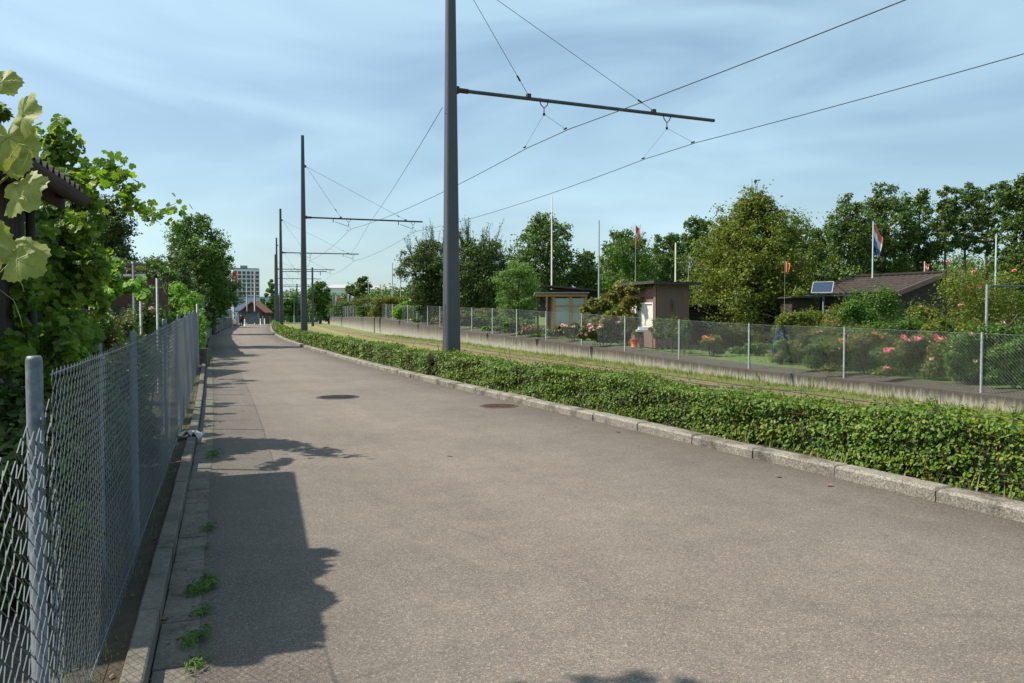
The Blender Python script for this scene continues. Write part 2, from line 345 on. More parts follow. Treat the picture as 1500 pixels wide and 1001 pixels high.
ribbon('gravel_strip', DS, Rp(WT+.22, lambda D: WTOP(D)-.02), Rp(WT+.75, lambda D: WTOP(D)+.06), M['gravelpath'], cols=3)
def rfar(D): x, y = off(D, WT+1.1); return (x+75, y+26, WTOP(D)+.1)
ribbon('garden_lawn', DS, Rp(WT+.75, lambda D: WTOP(D)+.06), rfar, M['garden'], cols=14)
# paved gutter strip beside the left edging, slab by slab
def strip_blocks(name, D0, D1, step, fn, ta, tb, z0, z1, mat, gap=.008, jit=.004, cham=.012):
    mb = MB(); D = D0; rs = np.random.RandomState(5)
    while D < D1:
        e = D+step*rs.uniform(.93, 1.07); g = gap/2
        A = off(D+g, ta+rs.uniform(-jit, jit), fn); B = off(D+g, tb+rs.uniform(-jit, jit), fn); Cc = off(e-g, tb+rs.uniform(-jit, jit), fn); Dd = off(e-g, ta+rs.uniform(-jit, jit), fn)
        zt = z1+rs.uniform(-jit, jit); q = [A, B, Cc, Dd]; cx = sum(p[0] for p in q)/4; cy = sum(p[1] for p in q)/4
        w_ = abs(tb-ta); s = 1-2*cham/w_; sl_ = 1-2*cham/step
        V = [(p[0], p[1], z0) for p in q]+[(p[0], p[1], zt-cham) for p in q]
        a1 = [np.array(p) for p in q]; ce = np.array([cx, cy])
        nx = np.array(nrm(fn, D)); tx = np.array([-nx[1], nx[0]])
        top = []
        for p in a1:
            d = p-ce; u = d@nx; v = d@tx; pp = ce+nx*(u-math.copysign(cham, u))+tx*(v-math.copysign(cham, v)); top.append((pp[0], pp[1], zt))
        V += top
        mb.add(V, [(0,1,5,4),(1,2,6,5),(2,3,7,6),(3,0,4,7),(4,5,9,8),(5,6,10,9),(6,7,11,10),(7,4,8,11),(8,9,10,11)])
        D = e
    o = mb.build(name, mat); o['kind'] = 'structure'; return o
strip_blocks('kerb', -5, 140, 1.0, MC, KT, KT+.22, -.1, .112, M['granite'], .012, .009, .022)
strip_blocks('kerb_edging', -4, 26, 1.0, LC, -.095, 0.0, -.05, .10, M['concrete'], .008, .004, .008)
strip_blocks('gutter_paving', -4, 60, .5, LC, .006, .185, -.05, .004, M['concrete'], .008, .003, .004)

# concrete retaining wall (right)
def wall_profile():
    t0, t1 = WT, WT+.22; V = []; UV = []; Fs = []
    Dl = [d for d in DS if d < 150]; n = len(Dl)
    for D in Dl:
        zt = WTOP(D); zb = min(WBOT(D), .12)-.5
        a = off(D, t0); b = off(D, t1)
        vb = 0
        V += [(a[0], a[1], zb), (a[0], a[1], zt-.02), (a[0]*.97+b[0]*.03, a[1]*.97+b[1]*.03, zt), (b[0], b[1], zt), (b[0], b[1], zb)]
        vb = 1-(zt-zb)/(zt-zb-.5); UV += [(D, vb), (D, 1), (D, 1.02), (D, 1.3), (D, vb)]
    for i in range(n-1):
        for k in range(4): q = i*5+k; Fs.append((q, q+5, q+6, q+1))
    return MB().add(V, Fs), UV
mbw, uvw = wall_profile()
wo = mbw.build('retaining_wall', M['wall'], uv=uvw)
tag(wo, 'low weather streaked concrete retaining wall beyond the tram track', 'wall')
bl = MB()   # joints as small grooves proud filler lines
for D in np.arange(2, 148, 5.5):
    x, y = off(D, WT-.002); zt = WTOP(D); zb = min(WBOT(D), .12)-.1
    bl.box((x, y, (zt+zb)/2), (.006, .012, zt-zb-.01), math.atan2(*reversed(nrm(MC, D))))
bl.build('expansion_joint', M['roofdark'], wo)

# rails
for k, t in enumerate((1.98, 2.98, 5.69, 6.69)):
    mb = MB(); z = lambda D: .02+(TB(D)-.02)*(t-.35)/(WT-.35)
    for (a, b, h) in ((t-.03, t+.03, .012),):
        V = []; Fs = []
        for i, D in enumerate(DS):
            p = off(D, a); q = off(D, b); zz = z(D); V += [(*p, zz-.1), (*p, zz+h), (*q, zz+h), (*q, zz-.1)]
        for i in range(len(DS)-1):
            for j in range(3): s = i*4+j; Fs.append((s, s+4, s+5, s+1))
        mb.add(V, Fs)
    o = mb.build('tram_rail', M['rail'])
    tag(o, ['tram rail nearest the hedge', 'second tram rail counted from the hedge', 'third tram rail counted from the hedge', 'tram rail nearest the concrete wall'][k], 'rail', 'steel rails in the grassed tram track')

# ------------------------------------------------------------------ leaf clouds
LEAF = {
 'quad': (np.array([[0,-.5,0],[.34,0,.09],[0,.5,0],[-.34,0,.09]]), np.array([[0,1,2],[0,2,3]])),
 'oval': (np.array([[0,-.5,0],[.27,-.22,.07],[.30,.12,.08],[0,.52,-.03],[-.30,.12,.08],[-.27,-.22,.07]]), [(0,1,2,3),(0,3,4,5)]),
 'long': (np.array([[0,-.6,0],[.17,-.1,.05],[0,.6,-.05],[-.17,-.1,.05]]), np.array([[0,1,2],[0,2,3]])),
 'lobed': (np.array([[0,-.12,0],[0,-.30,.02],[.28,-.50,.0],[.42,-.30,.04],[.54,-.06,-.02],[.40,.14,.05],[.38,.38,-.02],[.20,.36,.04],[0,.60,-.05],[-.20,.36,.04],[-.38,.38,-.02],[-.40,.14,.05],[-.54,-.06,-.02],[-.42,-.30,.04],[-.28,-.50,.0],[0,-.30,.02]]),
           [(0,i,i+1) for i in range(1,15)]),
}
def leaves(mb, C_, N_, S_, shape='quad', rs=RS, mi=0, droop=0):
    T, Fs = LEAF[shape]; n = len(C_); N_ = N_/(np.linalg.norm(N_, axis=1)[:,None]+1e-9)
    r = rs.normal(size=(n,3)); 
    if droop: r[:,2] -= droop
    Yv = r-(r*N_).sum(1)[:,None]*N_; Yv /= np.linalg.norm(Yv, axis=1)[:,None]+1e-9; Xv = np.cross(Yv, N_)
    T = T[None]*S_[:,None,None]
    V = C_[:,None]+T[:,:,0:1]*Xv[:,None]+T[:,:,1:2]*Yv[:,None]+T[:,:,2:3]*N_[:,None]
    k = T.shape[1]; base = (np.arange(n)*k)[:,None,None]
    by = {}
    for f in Fs: by.setdefault(len(f), []).append(tuple(f))
    first = True; V = V.reshape(-1, 3)
    mb.V.append(V)
    for kk, l in by.items(): mb.Fc.append(((np.array(l)[None]+base+mb.n).reshape(-1, kk), mi))
    mb.n += len(V)
def blob_points(rs, c, r, n, shell=.55):
    d = rs.normal(size=(n,3)); d /= np.linalg.norm(d, axis=1)[:,None]
    u = shell+(1-shell)*rs.rand(n); u *= rs.uniform(.85, 1.12, n)
    return np.array(c)+d*np.array(r)*u[:,None], d

def crown_clumps(rs, H, base, Rx, shape, nc):
    """clump centres inside a crown: returns list (centre, radius)"""
    out = []
    for i in range(nc):
        f = (i+.5)/nc; f = min(1, max(0, f+rs.uniform(-.06,.06)))
        if shape == 'round': rad = math.sin(math.pi*min(.97, .16+.78*f))**.6
        elif shape == 'cone': rad = (1-f)**.62*(.35+.65*min(1, f*4+.4))
        elif shape == 'bell': rad = min(1, (1-f)*1.9)**.9*(1-f)**.12*(.82+.18*min(1, f*5)) if f < .75 else (1-f)*1.25+.06
        elif shape == 'column': rad = .75+.25*math.sin(math.pi*f)
        else: rad = math.sin(math.pi*min(.98, .3+.66*f))**.5
        a = i*2.39996+rs.uniform(-.4,.4); q = rad*Rx*rs.uniform(.35, .86)
        out.append((np.array([math.cos(a)*q, math.sin(a)*q, base+(H-base)*(.06+.88*f)]), Rx*rs.uniform(.32, .52)*(.6 if f > .88 else 1)))
    return out
def tree_parts(seed, H, base, Rx, shape='round', nc=26, nl=9000, leaf=.12, lshape='quad', trunk_r=.16, flat=.75, shoots=0, open_=0., fill=.25):
    rs = np.random.RandomState(seed); cl = crown_clumps(rs, H, base, Rx, shape, nc)
    wd = MB(); lean = rs.uniform(-.25,.25,2)
    zt = base+(H-base)*.8; P = [np.array([lean[0]*f*f*Rx*.6+math.sin(f*5+seed)*.05*Rx, lean[1]*f*f*Rx*.6, f*zt-.25*(f == 0)]) for f in np.linspace(0,1,8)]
    wd.tube(P, np.linspace(trunk_r, trunk_r*.2, 8), 8)
    for c, r in cl:
        f = max(.12, min(.95, (c[2]-.4*np.hypot(c[0],c[1])-.2)/zt)); q = f*7; i = int(q); s = P[i]*(1-(q-i))+P[min(7,i+1)]*(q-i)
        mid = (s+c)/2+np.array([0,0,-.06*Rx])+rs.uniform(-.06,.06,3)*Rx
        wd.tube([s, mid, c, c+(c-mid)*.5], np.array([.36,.24,.12,.05])*trunk_r*(1.1-f*.6), 5)
        for _ in range(3):
            d = rs.normal(size=3); d /= np.linalg.norm(d); wd.tube([c-(c-mid)*.3, c+d*r*.5, c+d*r*.95], np.array([.1,.07,.03])*trunk_r, 4, cap=False)
    lf = MB(); tot = sum(r*r for _, r in cl)
    for c, r in cl:
        n = int(nl*(1-fill)*r*r/tot); sub = max(3, int(6+r*4)); rad = r*np.array([1,1,flat])
        sc = [blob_points(rs, c, rad, 1, .55)[0][0] for _ in range(sub)]
        for k in range(sub):
            m = n//sub; sr = r*rs.uniform(.3,.5); P_, d = blob_points(rs, sc[k], sr*np.array([1.1,1.1,.7]), m, .15)
            N_ = d*.5+np.array([0,0,.55])+rs.normal(size=(m,3))*.5
            leaves(lf, P_, N_, leaf*rs.uniform(.6,1.25,m), lshape, rs, droop=.3)
    # loose leaves filling the volume and breaking the outline
    m = int(nl*fill); ks = rs.randint(0, len(cl), m); P_ = np.array([cl[k][0] for k in ks])+np.clip(rs.normal(size=(m,3)),-1.7,1.7)*np.array([cl[k][1]*.46 for k in ks])[:,None]
    leaves(lf, P_, rs.normal(size=(m,3))+np.array([0,0,.4]), leaf*rs.uniform(.6,1.2,m), lshape, rs)
    for _ in range(shoots):
        c, r = cl[rs.randint(len(cl)//3, len(cl))]; d = np.array([c[0]*.5/Rx, c[1]*.5/Rx, 1.1])+rs.uniform(-.25,.25,3); d /= np.linalg.norm(d)
        Ls = Rx*rs.uniform(.45,.85); e = c+d*Ls; e += (rs.uniform(-.1,.1,3))*Rx*.3
        wd.tube([c, (c+e)/2, e], [.02,.014,.006], 4, cap=False)
        m = int(30*rs.uniform(.7,1.3)); f = rs.rand(m)**.8; P_ = c+(e-c)*f[:,None]+rs.normal(size=(m,3))*.07
        leaves(lf, P_, rs.normal(size=(m,3)), leaf*rs.uniform(.6,1.0,m), 'long', rs)
    return wd, lf
def make_tree(name, loc, label, cat, lmat, group=None, **k):
    r = empty(name, loc, label, cat, group); wd, lf = tree_parts(**k)
    wd.build('trunk', M['bark'], r, smooth=True); lf.build('crown', lmat, r); return r
FLOW = {}
def flower_mesh(mat):
    if mat not in FLOW:
        mb = MB(); rs = np.random.RandomState(3)
        for ring, (n, rr, tz) in enumerate(((6, .034, .3), (5, .022, .8), (3, .010, 1.4))):
            a = np.arange(n)*2*math.pi/n+ring; C_ = np.stack([np.cos(a)*rr, np.sin(a)*rr, np.full(n, .006*ring)], 1)
            N_ = np.stack([-np.cos(a)*tz*.8, -np.sin(a)*tz*.8, np.full(n, 1.)], 1); leaves(mb, C_, N_, np.full(n, .05), 'oval', rs)
        o = mb.build('flower', M[mat]); me = o.data; bpy.data.objects.remove(o); FLOW[mat] = me
    return FLOW[mat]
def shrub(name, loc, H, rx, ry, label, cat, lmat, seed, leaf=.06, n=3000, lshape='quad', flowers=None, nf=0, fsize=1., group=None, rz=0, nc=12, stems=7, base=.0):
    rs = np.random.RandomState(seed); r = empty(name, loc, label, cat, group, rz); lf = MB(); wd = MB(); tips = []
    cl = []
    for i in range(nc):
        a = rs.uniform(0, 6.28); q = math.sqrt(rs.rand())*.72; f = rs.uniform(.02, .80)
        if i < 4: f = rs.uniform(.62,.85); q *= .6
        rr = rs.uniform(.2,.36); cl.append((np.array([math.cos(a)*q*rx, math.sin(a)*q*ry, base+f*(H-base)]), np.array([rr*rx+.05, rr*ry+.05, max(.12, rr*(H-base)*.62)])))
    for i in range(stems):
        c = cl[i%nc][0]; wd.tube([(c[0]*.3, c[1]*.3, -.1), (c[0]*.7, c[1]*.7, c[2]*.5), c, c+(c-np.array([0,0,c[2]*.6]))*.35], [.016,.012,.008,.004], 4)
    for c, rad in cl:
        m = n//nc; P_, d = blob_points(rs, c, rad, m, .3); keep = P_[:,2] > .03; P_, d = P_[keep], d[keep]; m = len(P_)
        leaves(lf, P_, d*.5+np.array([0,0,.6])+rs.normal(size=(m,3))*.5, leaf*rs.uniform(.6,1.3,m), lshape, rs, droop=.3)
        tips.append(P_[np.argsort(P_[:,2]-P_[:,1]*.5)[-max(3, m//6):]])
    for _ in range(int(6+nc*.7)):
        c, rad = cl[rs.randint(nc)]; d = np.array([rs.uniform(-.5,.5), rs.uniform(-.5,.5), 1.]); e = c+d*rad[2]*rs.uniform(1.1,1.9)
        wd.tube([c, e], [.005,.002], 3, cap=False); m = 14; P_ = c+(e-c)*rs.rand(m)[:,None]+rs.normal(size=(m,3))*.03
        leaves(lf, P_, rs.normal(size=(m,3)), leaf*rs.uniform(.5,1,m), lshape, rs)
    wd.build('stem', M['twig'], r); lf.build('foliage', lmat, r)
    if flowers:
        T_ = np.concatenate(tips)
        for i in range(nf):
            mname = flowers[i%len(flowers)] if isinstance(flowers, (list, tuple)) else flowers
            p = T_[rs.randint(len(T_))]; o = bpy.data.objects.new('flower', flower_mesh(mname)); scene.collection.objects.link(o)
            o.parent = r; o.location = p+np.array([0,-.03,.03]); o.rotation_euler = (rs.uniform(.2,1.1), rs.uniform(-.5,.5), 0); s = fsize*rs.uniform(.8,1.3); o.scale = (s,s,s)
    return r

# ------------------------------------------------------------------ hedge beside the kerb
def hedge(name, Da, Db, label, seed, dens):
    rs = np.random.RandomState(seed); x0, y0 = off(Da, -.2); r = empty(name, (x0, y0, 0), label, 'hedge')
    core = MB(); lf = MB(); tw = MB()
    def top(D): return .625+.035*math.sin(D*1.1)+.03*math.sin(D*2.7+1)+.015*math.sin(D*6)
    V = []; Fs = []
    Dl = np.arange(Da, Db+.01, .5 if Db < 45 else 1.5)
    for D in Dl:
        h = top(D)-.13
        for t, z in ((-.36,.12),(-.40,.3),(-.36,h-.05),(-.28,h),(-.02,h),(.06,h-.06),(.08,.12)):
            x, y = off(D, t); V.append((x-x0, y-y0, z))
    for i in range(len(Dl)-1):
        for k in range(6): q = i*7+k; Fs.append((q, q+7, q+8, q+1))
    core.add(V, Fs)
    d = Da
    while d < Db:
        step = 1.0; e = min(Db, d+step); mid = (d+e)/2; lod = 1 if mid < 14 else (1.35 if mid < 26 else (2.1 if mid < 50 else 4))
        n = int(dens*(e-d)/lod**1.9); D = rs.uniform(d, e, n); s = .043*lod*rs.uniform(.6,1.25,n)
        u = rs.rand(n); th = np.array([top(q) for q in D])
        side = u < .56; tp = (u >= .56) & (u < .9)
        t = np.where(side, -.43+rs.normal(0,.035,n)+.05*np.sin(D*3.1), np.where(tp, rs.uniform(-.44,.12,n), .12+rs.normal(0,.03,n)))
        z = np.where(side, rs.uniform(.10,1,n)**.9*th, np.where(tp, th-.05+rs.normal(0,.035,n), rs.uniform(.1,1,n)*th))
        z += np.where(tp & (rs.rand(n) < .06), rs.uniform(0,.10,n), 0)
        cl_ = np.sin(D*7+z*9)*np.sin(D*3.3-z*13+1); t = t-np.where(side, .035*cl_, 0)
        nx = np.array([nrm(MC, q) for q in D]); xy = np.array([off(q, tt) for q, tt in zip(D, t)])
        P_ = np.stack([xy[:,0]-x0, xy[:,1]-y0, z], 1)
        N_ = np.where(side[:,None], np.stack([-nx[:,0], -nx[:,1], np.full(n,.7)], 1), np.where(tp[:,None], [[0,0,1.]], np.stack([nx[:,0], nx[:,1], np.full(n,.5)], 1)))
        leaves(lf, P_, N_+rs.normal(size=(n,3))*.42, s, 'oval' if lod < 1.2 else 'quad', rs, droop=.5)
        m = int(90/lod**2)
        for _ in range(m):
            D1 = rs.uniform(d, e); t1 = rs.uniform(-.42,-.3); x, y = off(D1, t1); z1 = rs.uniform(.08, top(D1)-.1); dd = rs.normal(size=3)*np.array([.12,.12,.12])+np.array([-.04,-.02,.07])
            tw.tube([(x-x0, y-y0, z1), (x-x0+dd[0], y-y0+dd[1], z1+dd[2])], [.005*lod, .003*lod], 3, cap=False)
        d = e
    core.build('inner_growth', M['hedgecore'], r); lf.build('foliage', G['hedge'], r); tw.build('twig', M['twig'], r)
    return r
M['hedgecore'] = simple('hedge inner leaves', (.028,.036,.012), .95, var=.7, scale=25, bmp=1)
hedge('hedge', -4, 19.15, 'clipped leafy green hedge along the granite kerb, nearer length up to the large mast', 21, 4300)
hedge('hedge', 19.5, 128, 'low clipped hedge running from behind the large mast into the distance', 22, 3000)

# ------------------------------------------------------------------ tram masts
ARM_Z = 6.92; HM = 11.3
def mast(D, label, top=HM, arm=7.0, first=False, th=None):
    a, b = nrm(MC, D); x, y = off(D, 0.02); rz = math.atan2(b, a)
    r = empty('tram_mast', (x, y, 0), label, 'mast', 'dark grey tram masts with cantilever arms', rz)
    wd = lambda z: .185-.105*z/11.3
    V = []; Fs = []
    prof = [(-1,-.82),(-.82,-1),(.82,-1),(1,-.82),(1,.82),(.82,1),(-.82,1),(-1,.82)]
    for z in (-.3, 0, 2, 5, 8, top):
        h = wd(max(0,z)); V += [(p*h, q*h, z) for p, q in prof]
    for i in range(5):
        for k in range(8): q = i*8+k; Fs.append((q, i*8+(k+1)%8, i*8+8+(k+1)%8, q+8))
    Fs.append(tuple(range(40, 48)))
    MB().add(V, Fs).build('column', M['mast'], r)
    MB().box((-wd(1.4)-.002, -.0, 1.42), (.012, .10, .75)).box((-wd(1.4)-.010, .03, 1.45), (.012, .02, .04)).build('service_door', M['mast'], r)
    MB().tube([(wd(ARM_Z)-.01, 0, ARM_Z), (arm, 0, ARM_Z+.02)], .045, 10).build('cantilever_arm', M['mast'], r)
    MB().box((wd(7)+.03, 0, ARM_Z), (.1, .13, .16)).tube([(wd(7)+.05, 0, ARM_Z), (wd(7)+.32, 0, ARM_Z)], .062, 8).build('arm_bracket', M['iron'], r)
    zb = 9.72
    MB().box((wd(zb)+.04, 0, zb), (.09, .05, .14)).build('stay_bracket', M['iron'], r)
    for t in (2.05, 5.75):
        st = MB().tube([(wd(zb)+.08, 0, zb), (t, 0, ARM_Z+.08)], .007, 4)
        d = np.array([t-wd(zb)-.08, 0, ARM_Z+.08-zb]); d /= np.linalg.norm(d); e = np.array([t, 0, ARM_Z+.08])
        st.tube([e-d*.55, e-d*.40], .022, 6).box((t, 0, ARM_Z+.07), (.10, .11, .10)); st.build('stay_rope', M['cable'], r)
    for t in (2.48, 6.18):
        hg = MB().tube([(t-.12, 0, ARM_Z), (t-.09, 0, ARM_Z-.10), (t, 0, ARM_Z-.19), (t+.09, 0, ARM_Z-.10), (t+.12, 0, ARM_Z)], .014, 5)
        for s in (-.12, .12): hg.tube([(t+s, -.03, ARM_Z), (t+s, .0, ARM_Z+.055), (t+s, .03, ARM_Z)], .012, 5)
        hg.tube([(t, 0, ARM_Z-.18), (t, 0, ARM_Z-.34)], .012, 5).tube([(t, 0, ARM_Z-.31), (t, 0, ARM_Z-.37)], .03, 6)
        L_ = 1.15 if first else .55; zw = (5.98 if first else 6.35)
        for s in (-1, 1):
            hg.tube([(t, 0, ARM_Z-.34), (t, s*L_, zw)], .004, 4).tube([(t, s*L_-.06, zw), (t, s*L_+.06, zw)], .022, 6)
        if not first: hg.tube([(t-.85, 0, ARM_Z), (t-.85, 0, ARM_Z-.22)], .022, 6).tube([(t-.75, 0, ARM_Z-.18), (t, 0, ARM_Z-.42)], .012, 4)
        hg.build('wire_hanger', M['cable'], r)
    return r
mD = [19.2, 44.2, 69.3, 94.3, 119, 144]
ml = ['large dark grey tram mast standing in the hedge in the foreground', 'second tram mast in line, rising from the hedge behind the foreground mast', 'third tram mast counted from the foreground', 'fourth tram mast counted from the foreground, slim against the sky', 'fifth tram mast in line, small beside the far hedge', 'farthest tram mast of the row beside the path']
hts = [11.3, 11.4, 10.7, 10.6, 10.5, 10.5]; arms = [7.75, 6.75, 6.7, 6.7, 6.7, 6.7]
for i, D in enumerate(mD): mast(D, ml[i], hts[i], arms[i], first=(i == 0))
def wire(name, label, pts, sag, r=.0085, cat='wire', group=None):
    mb = MB(); P = []
    for (p, q) in zip(pts[:-1], pts[1:]):
        p = np.array(p); q = np.array(q)
        for f in np.linspace(0, 1, 13)[:-1]: v = p*(1-f)+q*f; v[2] -= sag*4*f*(1-f); P.append(v)
    P.append(np.array(pts[-1])); mb.tube(P, r, 5); o = mb.build(name, M['cable'], smooth=True); tag(o, label, cat, group); return o
for k, t in enumerate((2.6, 6.3)):
    pts = []
    for i, D in enumerate([-6]+mD):
        z = 5.98 if i < 2 else 6.33; dd = 1.15 if i < 2 else .55
        for e in (-dd, dd):
            x, y = off(D, t); s = MC(D, True); n_ = math.hypot(1, s); pts.append((x+s/n_*e, y+e/n_, z))
    P = []
    for i in range(len(pts)-1):
        p = np.array(pts[i]); q = np.array(pts[i+1]); L_ = np.linalg.norm(q-p); sg = .22 if L_ > 5 else .004
        for f in np.linspace(0,1,15)[:-1]: v = p*(1-f)+q*f; v[2] -= sg*4*f*(1-f); P.append(v)
    P.append(np.array(pts[-1])); o = MB().tube(P, .0095, 5).build('contact_wire', M['cable'], smooth=True)
    tag(o, ['overhead contact wire over the track beside the hedge, the upper one at top right', 'overhead contact wire over the track beside the wall, the lower one at right'][k], 'wire', 'tram contact wires')
x0, y0 = off(19.3, -.05); x1, y1 = off(44.2, 3.75); x2, y2 = off(69.3, 5.9)
wire('span_cable', 'thin cable slanting down from the foreground mast to the arm of the second mast', [at(648, 158, 19.1), (x1, y1, ARM_Z-.05), (x2, y2, ARM_Z-.1)], .12, .008, 'cable')
# smaller mast on the far side of the track
def far_mast(px, D, topy, army, al, ar, label):
    x, _, zt = at(px, topy, D); r = empty('tram_mast', (x, D, 0), label, 'mast', 'slim masts on the far side of the track')
    MB().box((0,0,zt/2), (.30,.30,zt), taper=.6).build('column', M['mast'], r)
    za = az(army, D); MB().tube([(-al, 0, za), (ar, 0, za)], .055, 6).build('cantilever_arm', M['mast'], r)
    MB().tube([(ar*.55, 0, za), (ar*.55, 0, za-.5)], .05, 5).build('wire_hanger', M['cable'], r)
    return r
far_mast(457.5, 105, 392, 398, 4.2, 1.9, 'slim tram mast right of the second mast, beyond the track, with a short cross arm')
far_mast(435, 150, 416, 420, 3, 2.6, 'small distant tram mast between the second and third masts')

# ------------------------------------------------------------------ chain link fences
def chain(mb, P, Z0, Z1, cell, rad, rs=None, wob=0):
    """P: polyline fn s->(x,y) for s in 0..L ; Z0,Z1 fns ; cell = half diagonal"""
    L_, fn = P; n = int(L_/cell); V = []; 
    S = np.arange(n)*cell
    rows = int(round((Z1(0)-Z0(0))/cell))
    J = np.arange(rows+1)
    sg = np.where((J[None]+np.arange(n)[:,None])%2 == 0, 1, -1)
    Sx = S[:,None]+sg*cell*.53
    base = np.array([fn(s) for s in np.arange(-cell, L_+2*cell, cell/1.0)]); ss = np.arange(-cell, L_+2*cell, cell/1.0)[:len(base)]
    X = np.interp(Sx, ss, base[:,0]); Y = np.interp(Sx, ss, base[:,1])
    z0 = np.array([Z0(s) for s in S])[:,None]; z1 = np.array([Z1(s) for s in S])[:,None]
    Z = z0+(z1-z0)*J[None]/rows
    d = base[1:]-base[:-1]; d /= np.linalg.norm(d, axis=1)[:,None]; nx = np.interp(Sx, ss[1:], -d[:,1]); ny = np.interp(Sx, ss[1:], d[:,0])
    o_ = np.where(J[None]%2 == 0, 1, -1)*rad*1.1
    X = X+nx*o_; Y = Y+ny*o_
    if wob:
        X = X+nx*wob*np.sin(Sx*2.1+Z*3); Y = Y+ny*wob*np.sin(Sx*2.1+Z*3)
        Z = Z+.003*np.sin(Sx*9+Z*14)
    A = np.stack([X,Y,Z], -1); p = A[:,:-1].reshape(-1,3); q = A[:,1:].reshape(-1,3)
    t = q-p; t /= np.linalg.norm(t, axis=1)[:,None]; u = np.cross(t, np.stack([nx[:,:-1].ravel(), ny[:,:-1].ravel(), np.zeros(len(t))], 1)); u /= np.linalg.norm(u, axis=1)[:,None]; v = np.cross(t, u)
    th = np.array([0, 2.094, 4.189]); ring = rad*(np.cos(th)[None,:,None]*u[:,None]+np.sin(th)[None,:,None]*v[:,None])
    VV = np.concatenate([p[:,None]+ring, q[:,None]+ring], 1); m = len(p)
    f = np.array([[0,1,4,3],[1,2,5,4],[2,0,3,5]])[None]+(np.arange(m)*6)[:,None,None]
    mb.add(VV.reshape(-1,3), f.reshape(-1,4))
# left fence
FO = -.20
LFt = hermite([(-1,1.40),(2.3,1.41),(5.3,1.43),(8,1.49),(13,1.56),(19,1.62),(24,1.66),(30,1.7)])
Dp = [2.52,5.22,8.05,10.85,13.65,16.45,19.25,22.05]
x0, y0 = off(2.3, FO, LC); lf_ = empty('chain_link_fence', (x0, y0, 0), 'galvanised chain link fence along the left kerb, close to the camera', 'fence')
def lfn(s): x, y = off(2.56+s*.9345, FO, LC); return x-x0, y-y0
L_ = 21.0/.9345+.3; mb = MB()
chain(mb, (L_, lfn), lambda s: .05, lambda s: LFt(2.56+s*.9345)-.035, .033, .00135, wob=.007)
mb.build('wire_mesh', M['wire'], lf_)
mb = MB()
def lfn2(s): x, y = off(2.6-s*.9345, FO+.0, LC); return x-x0, y-y0
sag = lambda s: 1.27-.16*math.sin(min(1, s/2.4)*math.pi*.9)
chain(mb, (3.2, lfn2), lambda s: .05, lambda s: max(.9, sag(s)+.03*math.sin(s*23)), .036, .0017, wob=.015); mb.build('wire_mesh', M['wire'], lf_)
for zf in (.02, 1.0):
    mb = MB(); mb.tube([(*lfn(s), .08+(LFt(2.56+s*.9345)-.05-.08)*zf) for s in np.linspace(0, L_, 40)], .0024, 5); mb.build('tension_wire', M['wire'], lf_)
for D in Dp:
    x, y = off(D, FO-.035, LC); r_ = .0235; ht = LFt(D)+(0 if D < 20 else .0)
    p = MB().tube([(x-x0, y-y0, -.2), (x-x0, y-y0, ht), (x-x0, y-y0, ht+.012)], [r_, r_, r_*.8], 12).build('post', M['metal'], lf_, smooth=False)
x, y = off(23.3, FO, LC); MB().tube([(x-x0, y-y0, -.2), (x-x0, y-y0, 1.86)], .035, 10).build('post', M['metal'], lf_)
# thin stakes behind the fence
for (px, D, ty, lab) in ((147, 4.6, 503, 'thin grey stake just behind the near fence mesh, left of the second fence post'), (206, 14.5, 432, 'short grey post standing among the plants behind the left fence'), (230, 15.5, 408, 'slim grey pole beside the short post behind the left fence')):
    x, _, z = at(px, ty, D); o = MB().tube([(0,0,-.1),(0,0,z)], .010 if D < 10 else .026, 8).build('stake', M['metal']); o.location = (x, D, 0); tag(o, lab, 'post')

# right fence on the retaining wall
pxs = [1435,1240,1097,995,914,850,797,755]
D_ = [wall_D(p) for p in pxs]; stp = (D_[-1]-D_[0])/(len(D_)-1)
x0, y0 = off(8, WT+.1); rf = empty('chain_link_fence', (x0, y0, 0), 'long chain link fence standing on the concrete wall beyond the track', 'fence')
def rfn(a): 
    def g(s): x, y = off(a+s*.92, WT+.1); return x-x0, y-y0
    return g
for (a, b, cell, rd) in ((3, 42, .036, .00125), (42, 75, .06, .0017), (75, 135, .12, .0022)):
    mb = MB(); chain(mb, ((b-a)/.92, rfn(a)), lambda s, a=a: WTOP(a+s*.92)+.02, lambda s, a=a: FTOP(a+s*.92)-.03, cell, rd, wob=.006); mb.build('wire_mesh', M['wire2'], rf)
mb = MB(); mb.tube([(*rfn(3)(s), FTOP(3+s*.92)-.03) for s in np.linspace(0, 143, 120)], .004, 4); mb.build('tension_wire', M['wire2'], rf)
D = D_[0]-2*stp; npst = 0
while D < 133 and npst < 60:
    x, y = off(D, WT+.07); zb = WTOP(D)-.05; zt = FTOP(D)
    MB().tube([(x-x0, y-y0, zb), (x-x0, y-y0, zt)], .026, 8).build('post', M['metal'], rf); D += stp; npst += 1

# ------------------------------------------------------------------ left shed with corrugated roof
cx, cy, cz = at(110, 284, 7.84)
ev = np.array([.296, -.955]); iv = np.array([-.955, -.296])          # along the eave toward the camera; inward
sh = empty('garden_shed', (cx, cy, 0), 'dark garden shed with corrugated roof and gutter at the left edge', 'shed')
def sp(a, b, z): return (ev[0]*a+iv[0]*b, ev[1]*a+iv[1]*b, z)
mb = MB(); V = []; Fs = []; NA = 7*26; 
for i in range(NA+1):
    a = -.12+i*(4.35/NA)
    for j in range(3):
        b = j*1.6-.05; z = cz+.045+.050*math.sin(a*2*math.pi/.2)+b*.16; V.append(sp(a, b, z))
for i in range(NA):
    for j in range(2): q = i*3+j; Fs.append((q, q+1, q+4, q+3))
mb.add(V, Fs); ro = mb.build('roof', M['roofdark'], sh); sm = ro.modifiers.new('thick', 'SOLIDIFY'); sm.thickness = .012
